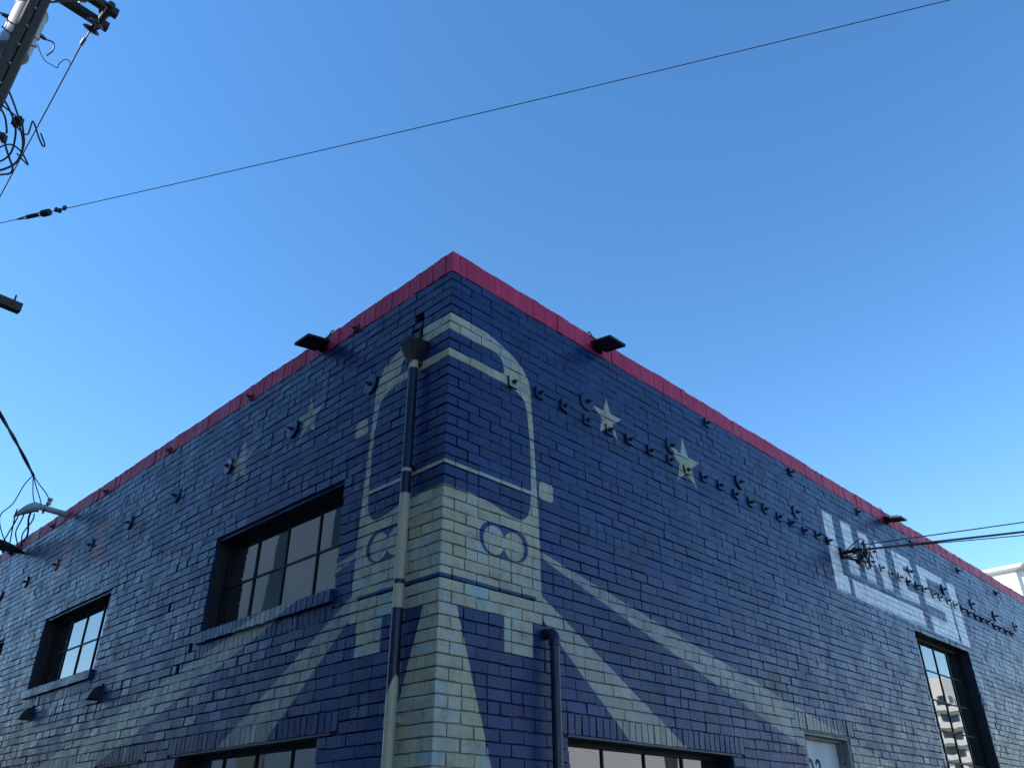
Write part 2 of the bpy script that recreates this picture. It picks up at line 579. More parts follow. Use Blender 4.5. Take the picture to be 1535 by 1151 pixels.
def smooth_angle(o, ang=0.6):
    me = o.data
    me.polygons.foreach_set('use_smooth', [True] * len(me.polygons))
    bm = bmesh.new()
    bm.from_mesh(me)
    for e in bm.edges:
        if len(e.link_faces) == 2 and e.calc_face_angle(0) > ang:
            e.smooth = False
    bm.to_mesh(me)
    bm.free()
    return o


def empty(name, loc=(0, 0, 0)):
    o = bpy.data.objects.new(name, None)
    o.empty_display_size = 0.1
    o.location = loc
    col.objects.link(o)
    return o


def tag(o, label, cat, group=None):
    o['label'] = label
    o['category'] = cat
    if group:
        o['group'] = group
    return o


def keep(o, parent):
    """parent without moving (parents are unrotated empties)"""
    o.parent = parent
    o.matrix_parent_inverse = Matrix.Translation(-Vector(parent.location))
    return o


def catmull(pts, n=8):
    pts = [Vector(p) for p in pts]
    P = [pts[0] * 2 - pts[1]] + pts + [pts[-1] * 2 - pts[-2]]
    out = []
    for i in range(1, len(P) - 2):
        for k in range(n):
            t = k / n
            a, b, c, d = P[i - 1], P[i], P[i + 1], P[i + 2]
            out.append(0.5 * ((2 * b) + (c - a) * t + (2 * a - 5 * b + 4 * c - d) * t * t + (3 * b - a - 3 * c + d) * t ** 3))
    out.append(pts[-1])
    return out


def sagged(a, b, sag, n=40):
    a, b = Vector(a), Vector(b)
    return [a.lerp(b, i / n) - Vector((0, 0, sag * 4 * (i / n) * (1 - i / n))) for i in range(n + 1)]


# ================================================================== SETTING: ground
def struct(o):
    o['kind'] = 'structure'
    return o


g = MB()
g.add([(-600, -600, 0), (600, -600, 0), (600, 600, 0), (-600, 600, 0)], [(0, 1, 2, 3)], M_ASPH)
struct(g.build('road'))
LEN_R, LEN_L = 235.0, 185.0
XR, YL = LEN_R * U, LEN_L * U
g = MB()
g.box((-2.0, -2.2, -0.05), (XR, 0.02, 0.12), M_CONC)
g.box((-2.0, 0.024, -0.05), (0.02, YL, 0.12), M_CONC)
struct(g.build('pavement'))
g = MB()
g.box((-2.15, -2.35, -0.05), (XR, -2.204, 0.125), M_CONC)
g.box((-2.15, -2.2, -0.05), (-2.004, YL, 0.125), M_CONC)
struct(g.build('kerb'))

# ================================================================== THE BRICK BUILDING
bld = empty('brick_building', (0, 0, 0))
tag(bld, 'navy painted brick building with tram mural wrapped round its corner and red coping', 'building')

# openings (u0, u1, h0, h1)
WIN = {'R': [(15.4, 42.2, -4.33, 7.72), (106.7, 133.3, 5.67, 30.95)],
       'L': [(15.4, 41.6, 20.67, 31.35), (72.6, 99.0, 20.67, 31.35), (119.4, 145.8, 20.67, 31.35),
             (15.5, 42.0, -4.33, 7.78), (72.6, 99.0, -4.33, 7.75)]}
DOOR = (59.4, 72.2, -17.3, 11.67)
LDOOR = (52.9, 61.8, -17.3, 7.72)
HOLES = [(4.1, 5.5, 45.75, 46.5), (4.35, 5.8, 44.1, 44.95)]
OPEN = {'R': WIN['R'] + [DOOR], 'L': WIN['L'] + [LDOOR] + HOLES}
SOLDIER = {'R': [(14.3, 44.7, 7.9, 9.67), (57.7, 74.0, 11.7, 13.67)],
           'L': [(12.6, 44.2, 7.95, 9.67), (50.4, 63.9, 7.9, 9.67), (70.8, 101.0, 7.9, 9.67),
                 (15.2, 41.9, 17.67, 19.27), (72.3, 99.4, 17.67, 19.27), (119.1, 146.1, 17.67, 19.27)]}
SILL = {'R': [], 'L': [(15.1, 41.9, 19.27, 20.67), (72.2, 99.4, 19.27, 20.67), (119.1, 146.1, 19.27, 20.67)]}
MISSING = {'R': [], 'L': [(50.9, 51.7, 24.7, 25.6), (43.0, 43.8, 18.7, 19.6), (45.3, 46.1, 16.7, 17.6)]}
MAP = {'R': RW, 'L': LW}
BACKS = {'R': 0.016, 'L': 0.024}
BACK = 0.030


def brick_shape(w, h, bv=0.0028, tilt=0.019, dep=0.034, wob=0.0012):
    """rim loop of six points; returns verts (a, b, c) about the brick centre and faces"""
    ta, tb = random.gauss(0, tilt), random.gauss(0, tilt)
    c0 = random.gauss(0, 0.0013)
    rim = [(-w / 2, -h / 2), (random.uniform(-.2, .2) * w, -h / 2), (w / 2, -h / 2), (w / 2, h / 2), (random.uniform(-.2, .2) * w, h / 2), (-w / 2, h / 2)]
    rim = [(a + random.gauss(0, wob), b + random.gauss(0, wob)) for a, b in rim]
    front, mid, back = [], [], []
    for a, b in rim:
        ia = a - math.copysign(bv, a) if abs(a) > w * 0.3 else a
        ib = b - math.copysign(bv, b)
        ch = random.random()
        if abs(a) > w * 0.3 and ch < 0.12:      # chipped or rounded corner
            ia -= math.copysign(random.uniform(0.002, 0.007), a)
            ib -= math.copysign(random.uniform(0.001, 0.005), b)
        c = max(-0.004, min(0.004, c0 + ta * ia + tb * ib))
        front.append((ia, ib, c))
        mid.append((a, b, c - bv))
        back.append((a, b, -dep))
    v = front + mid + back
    f = [(0, 1, 2, 3, 4, 5)]
    for i in range(6):
        j = (i + 1) % 6
        f.append((6 + i, 6 + j, j, i))
        f.append((12 + i, 12 + j, 6 + j, 6 + i))
    return v, f


def course_wave(u, h):
    k = min(1.0, u / 12.0)
    return k * 0.0024 * (math.sin(0.13 * u + h * 0.7) + 0.8 * math.sin(0.41 * u + h * 1.9))


def wall_xform(wall, a, b, c):
    if wall == 'R':
        return (a, -c, ZE + b)
    return (-c, a, ZE + b)


# ---------- lay out the courses
bricks = []         # wall, u0, u1, h0, h1
corners = []        # lenR, lenL, h0, h1


def lay(wall, row, h0, h1, start, header):
    length = LEN_R if wall == 'R' else LEN_L
    u = start
    blocks = OPEN[wall] + SOLDIER[wall] + SILL[wall] + MISSING[wall]
    ob = [(b, b in OPEN[wall]) for b in blocks]
    while u < length:
        w = 1.39 if header else 2.78
        if not header and random.random() < 0.08:
            w = 1.39
        if header and random.random() < 0.04:
            w = 2.78
        w *= random.uniform(0.975, 1.025)
        a0, a1 = u, min(u + w, length)
        u += w
        parts = [(a0, a1, h0, h1)]
        for (b, isopen) in ob:
            nxt = []
            for (p0, p1, q0, q1) in parts:
                if p1 <= b[0] or p0 >= b[1] or q1 <= b[2] + 0.12 or q0 >= b[3] - 0.12:
                    nxt.append((p0, p1, q0, q1))
                    continue
                if p0 < b[0]:
                    nxt.append((p0, b[0], q0, q1))
                if p1 > b[1]:
                    nxt.append((b[1], p1, q0, q1))
                if q1 - b[3] > 0.5:
                    nxt.append((max(p0, b[0]), min(p1, b[1]), b[3], q1))
            parts = nxt
        for (p0, p1, q0, q1) in parts:
            if p1 - p0 > 0.3:
                bricks.append((wall, p0, p1, q0, q1))


rows = [(48.67, 49.64)] + [(47.67 - k, 48.67 - k) for k in range(0, 66)]
for k, (h0, h1) in enumerate(rows):
    header = abs(((h0 + h1) / 2 - 9.17) / 6 - round(((h0 + h1) / 2 - 9.17) / 6)) < 0.05
    lr, ll = (2.75, 1.36) if k % 2 else (1.36, 2.75)
    corners.append((lr, ll, h0, h1))
    lay('R', k, h0, h1, lr, header)
    lay('L', k, h0, h1, ll, header)


def seen(wall, u0, u1, h0, h1):
    p = MAP[wall]((u0 + u1) / 2, (h0 + h1) / 2)
    d = p - CAM
    z = d.dot(fw)
    if z <= 0.1:
        return 0
    x, y = PW / 2 + F_PX * d.dot(RT) / z, PH / 2 - F_PX * d.dot(UP) / z
    if not (-5 < x < PW + 5 and -5 < y < PH + 5):
        return 0
    n = Vector((0, -1, 0)) if wall == 'R' else Vector((-1, 0, 0))
    return (u1 - u0) * (h1 - h0) * abs(d.normalized().dot(n)) / z ** 2


order = sorted(range(len(bricks)), key=lambda i: -seen(*bricks[i]))
single = set(order[:245])

# ---------- wall cores (mortar) with openings, one per wall
wall_obj = {}
for wall in 'RL':
    length = LEN_R if wall == 'R' else LEN_L
    us = {BACKS['L' if wall == 'R' else 'R'] / U, length}
    hs = {-ZE / U, 49.62}
    for o in OPEN[wall]:
        us |= {o[0], o[1]}
        hs |= {o[2], o[3]}
    us |= set(np.arange(6.0, 140, 6.0).tolist()) | set(np.arange(145.0, length, 20.0).tolist())
    hs |= set(np.arange(-17.0, 49, 4.0).tolist())
    us, hs = sorted(x for x in us if x <= length), sorted(x for x in hs if x <= 49.62)
    mb = MB()
    for a0, a1 in zip(us, us[1:]):
        for b0, b1 in zip(hs, hs[1:]):
            ca, cb = (a0 + a1) / 2, (b0 + b1) / 2
            if any(o[0] < ca < o[1] and o[2] < cb < o[3] for o in OPEN[wall]):
                continue
            q = [MAP[wall](a0, b0, -BACKS[wall]), MAP[wall](a1, b0, -BACKS[wall]), MAP[wall](a1, b1, -BACKS[wall]), MAP[wall](a0, b1, -BACKS[wall])]
            mb.add(q, [(0, 1, 2, 3) if wall == 'R' else (3, 2, 1, 0)], wall_paint(wall, a0, a1, b0, b1, wall == 'L' and a1 < 13))
            q = [MAP[wall](a0, b0, -0.32), MAP[wall](a1, b0, -0.32), MAP[wall](a1, b1, -0.32), MAP[wall](a0, b1, -0.32)]
            mb.add(q, [(3, 2, 1, 0) if wall == 'R' else (0, 1, 2, 3)], M_DARKREV)
    for o in OPEN[wall]:
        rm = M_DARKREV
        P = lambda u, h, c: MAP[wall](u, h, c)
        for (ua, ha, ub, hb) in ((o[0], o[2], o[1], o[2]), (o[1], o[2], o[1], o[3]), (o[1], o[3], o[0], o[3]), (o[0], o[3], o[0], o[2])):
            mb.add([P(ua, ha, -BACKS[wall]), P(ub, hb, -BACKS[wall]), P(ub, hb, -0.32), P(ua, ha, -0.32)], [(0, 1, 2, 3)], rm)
        if o in HOLES:
            mb.add([P(o[0], o[2], -0.3), P(o[1], o[2], -0.3), P(o[1], o[3], -0.3), P(o[0], o[3], -0.3)], [(0, 1, 2, 3)], M_DARKREV)
    w = mb.build('wall', bld)
    wall_obj[wall] = w
wall_obj['R']['label'] = 'long navy brick wall with white lettering and a grey door'
wall_obj['L']['label'] = 'navy brick wall with steel windows, hopper and downspout'

# ---------- bricks: the largest as objects, the rest joined
GAPA, GAPB = 0.0045, 0.0062
VAR = {}


def variants(kind, w, h):
    if kind not in VAR:
        L = []
        for i in range(8):
            v, f = brick_shape(w, h, bv=0.0008, wob=0.0006, tilt=0.008) if kind == 'coping' else brick_shape(w, h)
            me = bpy.data.meshes.new('brick')
            me.from_pydata([(a, -c, b) for a, b, c in v], [], f)
            me.materials.append(None)
            L.append(me)
        VAR[kind] = L
    return VAR[kind]


def brick_object(name, parent, wall, u0, u1, h0, h1, mat, c=0.0, gap=(GAPA, GAPB)):
    w, h = (u1 - u0) * U - gap[0], (h1 - h0) * U - gap[1]
    kind = 'header' if w < 0.15 and w > h else ('stretcher' if w > h else 'soldier')
    if name == 'coping_brick':
        kind = 'coping'
    bw, bh = {'coping': (0.066, 0.18), 'header': (0.1, 0.068), 'stretcher': (0.206, 0.068), 'soldier': (0.066, 0.13)}[kind]
    o = bpy.data.objects.new(name, random.choice(variants(kind, bw, bh)))
    col.objects.link(o)
    o.parent = parent
    o.location = MAP[wall]((u0 + u1) / 2, (h0 + h1) / 2, c) + Vector((0, 0, course_wave((u0 + u1) / 2, h0) if name == 'brick' else 0))
    o.scale = (w / bw, 1, h / bh)
    if wall == 'L':
        o.rotation_euler = (0, 0, -math.pi / 2)
    o.material_slots[0].link = 'OBJECT'
    o.material_slots[0].material = mat
    return o



def joint_gap(wall, h):
    """paint has filled the joints more towards the top of the lettered wall"""
    k = (0.5 + 0.65 * min(1.0, max(0.0, (44 - h) / 34))) if wall == 'R' else 1.15
    return GAPA * random.uniform(0.3, 1.4) * k, GAPB * random.uniform(0.6, 1.3) * k


stuff = {'R': MB(), 'L': MB()}
for i, (wall, a0, a1, b0, b1) in enumerate(bricks):
    mat = wall_paint(wall, a0, a1, b0, b1)
    if i in single:
        brick_object('brick', wall_obj[wall], wall, a0, a1, b0, b1, mat, gap=joint_gap(wall, b0))
        continue
    ga, gb = joint_gap(wall, b0)
    v, f = brick_shape((a1 - a0) * U - ga, (b1 - b0) * U - gb, tilt=0.016 if wall == 'R' else 0.021)
    ca, cb = (a0 + a1) / 2 * U, (b0 + b1) / 2 * U + course_wave((a0 + a1) / 2, b0)
    vs = [wall_xform(wall, a + ca, b + cb, c) for a, b, c in v]
    if wall == 'L':
        f = [t[::-1] for t in f]
    stuff[wall].add(vs, f, mat, random.random())

for k, (lr, ll, h0, h1) in enumerate(corners):
    bm = bmesh.new()
    bmesh.ops.create_cube(bm, size=1)
    x1, y1 = lr * U - 0.004, ll * U - 0.004
    z0, z1 = ZE + h0 * U + GAPB / 2, ZE + h1 * U - GAPB / 2
    jx, jy = random.gauss(0, 0.0012), random.gauss(0, 0.0012)
    for v in bm.verts:
        v.co = Vector((x1 if v.co.x > 0 else jx, y1 if v.co.y > 0 else jy, z1 if v.co.z > 0 else z0))
        v.co += Vector((random.gauss(0, .0009), random.gauss(0, .0009), random.gauss(0, .0012)))
    bmesh.ops.bevel(bm, geom=bm.edges[:], offset=0.0042, segments=1, affect='EDGES')
    bm.normal_update()
    bm.verts.index_update()
    mb = MB()
    mr, ml = wall_paint('R', -0.2, lr, h0, h1), wall_paint('L', -0.2, ll, h0, h1)
    vv = [v.co.copy() for v in bm.verts]
    vis = max(seen('R', 0, lr, h0, h1), seen('L', 0, ll, h0, h1)) > 0
    tgt = mb if vis else stuff['R']
    o = len(tgt.v)
    tgt.v.extend([tuple(v) for v in vv])
    rr = random.random()
    for f in bm.faces:
        tgt.f.append([v.index + o for v in f.verts])
        tgt.m.append(tgt.mi(ml if f.normal.x < -0.72 or (abs(f.normal.x) > abs(f.normal.y) and f.normal.x < 0) else mr))
        tgt.r.append(rr)
    bm.free()
    if vis:
        mb.build('brick', wall_obj['R'], rnd=True)
for wall in 'RL':
    o = stuff[wall].build('brickwork', wall_obj[wall], rnd=True)
    o['kind'] = 'stuff'

# ---------- soldier lintels, sills
for wall in 'RL':
    for (a0, a1, b0, b1) in SOLDIER[wall]:
        is_sub = abs(b1 - 19.27) < 0.01
        mb = MB()
        if not is_sub:      # steel angle under the soldiers
            p, q = MAP[wall](a0 + 0.9, b0 - 0.2, 0.004), MAP[wall](a1 - 0.9, b0 - 0.02, -0.10)
            mb.box(p, q, M_LINT)
        else:
            p, q = MAP[wall](a0, b0 + 0.06, -0.006), MAP[wall](a1, b1 - 0.06, -0.0095)
            mb.box(p, q, wall_paint(wall, a0, a1, b0, b1))
        lo = mb.build('lintel' if not is_sub else 'rowlock_course', bld)
        n = max(1, round((a1 - a0) / 0.97))
        for i in range(n):
            u0, u1 = a0 + (a1 - a0) * i / n, a0 + (a1 - a0) * (i + 1) / n
            brick_object('soldier_brick' if not is_sub else 'rowlock_brick', lo, wall, u0, u1, b0, b1,
                         wall_paint(wall, u0, u1, b0, b1), random.gauss(0.001, 0.0012), gap=(0.009, 0.006))
    for (a0, a1, b0, b1) in SILL[wall]:
        mb = MB()
        mb.box(MAP[wall](a0 + .1, b0 + .12, 0.022), MAP[wall](a1 - .1, b1 - .15, -0.14), wall_paint(wall, a0, a1, b0, b1, True))
        so = mb.build('sill', bld)
        n = max(1, round((a1 - a0) / 0.97))
        for i in range(n):
            u0, u1 = a0 + (a1 - a0) * i / n, a0 + (a1 - a0) * (i + 1) / n
            m = MB()
            dz = random.gauss(0, .0015)
            e = 0.0045
            v = [wall_xform(wall, a, b + dz, c) for a, b, c in
                 [(u0 * U + e, b0 * U, 0.036), (u1 * U - e, b0 * U, 0.036), (u1 * U - e, b1 * U - 0.022, 0.036), (u0 * U + e, b1 * U - 0.022, 0.036),
                  (u1 * U - e, b1 * U - 0.015, 0.030), (u0 * U + e, b1 * U - 0.015, 0.030),
                  (u0 * U + e, b0 * U, -0.008), (u1 * U - e, b0 * U, -0.008), (u1 * U - e, b1 * U + 0.004, -0.13), (u0 * U + e, b1 * U + 0.004, -0.13)]]
            f = [(0, 1, 2, 3), (3, 2, 4, 5), (5, 4, 8, 9), (6, 7, 1, 0), (1, 7, 8, 4, 2), (0, 3, 5, 9, 6)]
            if wall == 'L':
                f = [t[::-1] for t in f]
            m.add(v, f, wall_paint(wall, u0, u1, b0, b1), random.random())
            m.build('sill_brick', so, rnd=True)

# ---------- red coping of soldier bricks
mb = MB()
zc0, zc1 = 49.66, 51.80
mb.box((-BACK * -1, BACK, ZE + zc0 * U), (XR, 0.30, ZE + zc1 * U), RED)
mb.box((BACK, 0.304, ZE + zc0 * U), (0.30, YL, ZE + (zc1 - .02) * U), RED)
cop = mb.build('coping', bld)
rest = MB()
for wall in 'RL':
    length = LEN_R if wall == 'R' else LEN_L
    u = 0.98
    n = 0
    while u < length:
        w = random.uniform(0.93, 1.03)
        lim = 150
        und = 0.06 * math.sin(u * 0.21) + 0.035 * math.sin(u * 0.53 + 1) + 0.03 * math.sin(u * 1.3)
        top = 52.0 + und + random.gauss(0, 0.012)
        bot = 49.64 + random.gauss(0, 0.02)
        gap = (0.0075 if wall == 'L' else 0.0022, 0.001)
        if n < lim:
            brick_object('coping_brick', cop, wall, u, u + w, bot, top, RED, random.gauss(0.004, 0.0018), gap)
        else:
            v, f = brick_shape(w * U - gap[0], (top - bot) * U, bv=0.0008, wob=0.0006, tilt=0.008)
            vs = [wall_xform(wall, a + (u + w / 2) * U, b + (top + bot) / 2 * U, c + .004) for a, b, c in v]
            rest.add(vs, [t[::-1] for t in f] if wall == 'L' else f, RED, random.random())
        u += w
        n += 1
o = rest.build('coping_bricks', cop, rnd=True)
o['kind'] = 'stuff'
mb = MB()
mb.bevel_box((-0.004, -0.004, ZE + 49.65 * U), (0.98 * U - .003, 0.98 * U - .003, ZE + 52.08 * U), 0.0015, RED)
mb.build('coping_brick', cop)
# rough mortar cap along the top of the coping
mb = MB()
for wall in 'RL':
    length = LEN_R if wall == 'R' else LEN_L
    pts = np.arange(0.1, length, 0.8)
    prev = None
    vs, fs = [], []
    for i, u in enumerate(pts):
        und = 0.06 * math.sin(u * 0.21) + 0.035 * math.sin(u * 0.53 + 1) + 0.03 * math.sin(u * 1.3)
        t = 52.02 + und + random.gauss(0, 0.03)
        inn = 0.31 if u * U > 0.31 else u * U
        for (c, h) in ((-0.020, 51.6), (-0.010 + random.gauss(0, .002), t - 0.05), (-0.022, t + 0.02), (-inn, t - 0.1)):
            vs.append(MAP[wall](u, h, c))
        if i:
            b = (i - 1) * 4
            for j in range(3):
                q = (b + j, b + 4 + j, b + 5 + j, b + 1 + j)
                fs.append(q if wall == 'R' else q[::-1])
    mb.add(vs, fs, RED)
    # crumbs and stubs on the edge
    for k in range(0):
        u = random.uniform(1, 130)
        p = MAP[wall](u, 52.05, -random.uniform(0.0, 0.03))
        s = random.uniform(0.004, 0.012)
        mb.obox(p, Vector((s, 0, 0)), Vector((0, s * .8, s * .2)), Vector((s * .2, 0, s * 1.1)), RED)
mb.build('mortar_cap', cop)

# ---------- roof and rear walls
mb = MB()
mb.box((0.31, 0.31, ZE + 46.0 * U), (XR - 0.01, YL - 0.01, ZE + 46.8 * U), M_ROOF)
mb.build('roof', bld)
mb = MB()
mb.box((XR, BACK, 0), (XR + 0.3, YL, ZE + 51.9 * U), M_GREYB)
mb.box((0.0 + BACK, YL, 0), (XR - 0.004, YL + 0.3, ZE + 51.9 * U), M_GREYB)
mb.build('rear_wall', bld)


# ---------- windows
def window(wall, o, cols, nrows, rec=0.135, fr=0.030, open_h=None):
    P = MAP[wall]
    u0_, u1_, h0_, h1_ = o
    f = MB()
    t = fr / U

    def bar(a0, a1, b0, b1, c0, c1, mat=M_BLACK):
        f.box(P(a0, b0, c0), P(a1, b1, c1), mat)
    bar(u0_, u0_ + t, h0_, h1_, -rec, -rec - 0.05)
    bar(u1_ - t, u1_, h0_, h1_, -rec, -rec - 0.05)
    bar(u0_ + t, u1_ - t, h0_, h0_ + t, -rec - 0.001, -rec - 0.049)
    bar(u0_ + t, u1_ - t, h1_ - t * 1.25, h1_, -rec - 0.001, -rec - 0.049)
    w = f.build('window', bld)
    A = [u0_ + t + (u1_ - u0_ - 2 * t) * i / cols for i in range(cols + 1)]
    B = [h0_ + t + (h1_ - h0_ - 2.25 * t) * i / nrows for i in range(nrows + 1)]
    mt = 0.008 / U
    for i in range(1, cols):
        f = MB()
        wd = mt * (1.0 if i != cols - 1 else 1.4)
        f.box(P(A[i] - wd, B[0], -rec - 0.014), P(A[i] + wd, B[-1], -rec - 0.034), M_BLACK)
        f.build('glazing_bar', w)
    for j in range(1, nrows):
        f = MB()
        f.box(P(A[0], B[j] - mt, -rec - 0.016), P(A[-1], B[j] + mt, -rec - 0.032), M_BLACK)
        f.build('glazing_bar', w)
    for i in range(cols):
        for j in range(nrows):
            f = MB()
            ta, tb = random.gauss(0, 0.0025), random.gauss(0, 0.0025)
            q = []
            for c in (0, 0.004):
                for (a, b) in ((A[i], B[j]), (A[i + 1], B[j]), (A[i + 1], B[j + 1]), (A[i], B[j + 1])):
                    da, db = (a - (A[i] + A[i + 1]) / 2) * U, (b - (B[j] + B[j + 1]) / 2) * U
                    q.append(P(a, b, -rec - 0.026 - c + ta * da + tb * db))
            fc = [(0, 1, 2, 3), (7, 6, 5, 4), (0, 4, 5, 1), (1, 5, 6, 2), (2, 6, 7, 3), (3, 7, 4, 0)]
            f.add(q, fc if wall == 'R' else [x[::-1] for x in fc], M_GLASS)
            f.build('pane', w)
    return w


window('R', WIN['R'][0], 4, 3)['label'] = 'wide window low in the lettered wall'
window('R', WIN['R'][1], 4, 5)['label'] = 'tall steel window under the white lettering'
for o in WIN['L'][:3]:
    window('L', o, 4, 2)
for o in WIN['L'][3:]:
    window('L', o, 4, 3)

# ---------- doors
for wall, D, num in (('R', DOOR, '203'), ('L', LDOOR, None)):
    P = MAP[wall]
    lm = M_DOORW if num else M_DARKREV
    mb = MB()
    mb.box(P(D[0] + 0.9, D[2], -0.125), P(D[1] - 0.9, D[3] - 0.75, -0.165), lm)
    leaf = mb.build('door', bld)
    if num:
        leaf['label'] = 'white door numbered in navy'
    mb = MB()
    f1 = M_DOORF if num else M_BLACK
    mb.box(P(D[0], D[2], -0.012), P(D[0] + 0.5, D[3] - 0.46, -0.20), f1)
    mb.box(P(D[1] - 0.5, D[2], -0.012), P(D[1], D[3] - 0.46, -0.20), f1)
    mb.box(P(D[0], D[3] - 0.45, -0.008), P(D[1], D[3] - 0.1, -0.20), f1)
    mb.box(P(D[0] + 0.5, D[2], -0.075), P(D[0] + 0.92, D[3] - 0.75, -0.20), f1)
    mb.box(P(D[1] - 0.92, D[2], -0.075), P(D[1] - 0.5, D[3] - 0.75, -0.20), f1)
    mb.box(P(D[0] + 0.5, D[3] - 0.76, -0.072), P(D[1] - 0.5, D[3] - 0.46, -0.20), f1)
    fo = mb.build('door_frame', leaf)
    if num:
        mb = MB()
        mb.tube([P(D[1] - 0.72, D[3] - 3.2, -0.076), P(D[1] - 0.72, D[3] - 3.2, -0.070)], 0.012, M_BLACK, 10)
        mb.build('bolt_hole_cover', leaf)
        mb = MB()
        mb.tube([P(D[0] + 1.9, -4.0, -0.125), P(D[0] + 1.9, -4.0, -0.07)], 0.012, M_GALV, 8)
        mb.tube([P(D[0] + 1.9, -4.0, -0.07), P(D[0] + 3.4, -4.0, -0.07)], 0.010, M_GALV, 8)
        mb.build('door_handle', leaf)
        GL = {'2': [[(0, .78), (.12, .95), (.35, 1), (.6, .95), (.72, .75), (.66, .55), (.4, .32), (.1, .1), (0, 0)], [(0, 0), (.74, 0)]],
              '0': [[(.36, 1), (.62, .9), (.74, .62), (.74, .38), (.62, .1), (.36, 0), (.12, .1), (0, .38), (0, .62), (.12, .9), (.36, 1)]],
              '3': [[(.02, .82), (.16, .96), (.36, 1), (.6, .93), (.68, .75), (.6, .58), (.36, .52)],
                    [(.36, .52), (.64, .46), (.74, .26), (.62, .06), (.36, 0), (.14, .04), (0, .18)]]}
        for i, ch in enumerate(num):
            mb = MB()
            for stroke in GL[ch]:
                w = 0.013
                for a, b in zip(stroke, stroke[1:]):
                    pa = P(60.55 + i * 2.05 + a[0] * 1.5, 8.6 - 2.5 + a[1] * 2.5, -0.122)
                    pb = P(60.55 + i * 2.05 + b[0] * 1.5, 8.6 - 2.5 + b[1] * 2.5, -0.122)
                    d = (pb - pa)
                    l = d.length
                    d = d / l
                    n = Vector((-d.z, 0, d.x))
                    mb.obox((pa + pb) / 2, d * (l / 2 + w * .45), n * w, Vector((0, 0.0025, 0)), M_DIGIT)
            mb.build('door_number', leaf)


# ---------- wall tie plates
def lathe_pts(prof, n, P0, ax, e1, e2):
    v, f = [], []
    for (r, c) in prof:
        for k in range(n):
            a = 2 * math.pi * k / n
            v.append(P0 + ax * c + (e1 * math.cos(a) + e2 * math.sin(a)) * r)
    for i in range(len(prof) - 1):
        for k in range(n):
            k2 = (k + 1) % n
            f.append((i * n + k, i * n + k2, (i + 1) * n + k2, (i + 1) * n + k))
    f.append(tuple((len(prof) - 1) * n + k for k in range(n)))
    f.append(tuple(range(n))[::-1])
    return v, f


def plate(wall, u, h, big, mat=None, size=0.046):
    ax = Vector((0, -1, 0)) if wall == 'R' else Vector((-1, 0, 0))
    e1 = Vector((1, 0, 0)) if wall == 'R' else Vector((0, -1, 0))
    e2 = Vector((0, 0, 1))
    p = MAP[wall](u, h)
    mat = mat or wall_paint(wall, u - 1.1, u + 1.1, h - 1.1, h + 1.1)
    mb = MB()
    tl = Matrix.Rotation(random.gauss(0, 0.05), 3, e2) @ Matrix.Rotation(random.gauss(0, 0.05), 3, e1)
    ax2 = tl @ ax
    if big:
        v, f = lathe_pts([(0.060, -0.004), (0.064, 0.004), (0.084, 0.006), (0.085, 0.017), (0.080, 0.020), (0.030, 0.021)], 20, p, ax2, tl @ e1, tl @ e2)
        mb.add(v, f[:60], M_RIM)
        mb.add(v, f[60:], mat)
        c0 = 0.020
    else:
        a = random.gauss(0, 0.12)
        q1 = (e1 * math.cos(a) + e2 * math.sin(a)) * size
        q2 = (-e1 * math.sin(a) + e2 * math.cos(a)) * size
        cc_ = p + ax2 * 0.011
        vv_ = [cc_ + (tl @ q1) * i + (tl @ q2) * j + ax2 * (0.0085 * k) for k in (-1, 1) for j in (-1, 1) for i in (-1, 1)]
        mb.add(vv_, [(0, 2, 3, 1), (0, 1, 5, 4), (1, 3, 7, 5), (3, 2, 6, 7), (2, 0, 4, 6)], M_RIM)
        mb.add(vv_, [(4, 5, 7, 6)], mat)
        c0 = 0.018
    o = mb.build('anchor_plate', bld)
    mb = MB()
    a = random.uniform(0, 1)
    v, f = lathe_pts([(0.019, c0 - .004), (0.019, c0 + 0.016), (0.0165, c0 + 0.019)], 6, p, ax2, e1 * math.cos(a) + e2 * math.sin(a), -e1 * math.sin(a) + e2 * math.cos(a))
    mb.add(v, f, M_RIM)
    bend = (e1 * random.gauss(0, .1) + e2 * random.gauss(-.05, .1))
    mb.tube([p + ax2 * (c0 + .01), p + (ax2 + bend).normalized() * (c0 + random.uniform(0.03, 0.05))], 0.0095, M_RIM, 8)
    mb.build('bolt', o)


for i in range(43):
    u = 8.5 + 3.875 * i + random.gauss(0, 0.12)
    if i in (19, 20) or u > 168:
        continue
    plate('R', u, 40.25 - 0.0045 * u + random.gauss(0, 0.1), False)
for u in (20.3, 36.5, 52.7, 68.7, 95.4, 111.5, 128.0, 143.9, 158.2, 172.2, 188.0):
    plate('R', u, 42.45 - 0.0035 * u, True)
for u in (46.0, 69.3, 93.0, 116.5, 140.8, 164.8, 188.5):
    plate('R', u, 49.2 - 0.0062 * u, False)
for u in (12.2, 27.1, 42.0, 56.6, 71.8, 86.6, 101.6, 116.5, 131.0, 146.0):
    plate('L', u, 41.35, True)
for u in (16.1, 39.2, 62.4, 85.5, 109.5, 132.5):
    plate('L', u, 50.15, False, RED, 0.03)


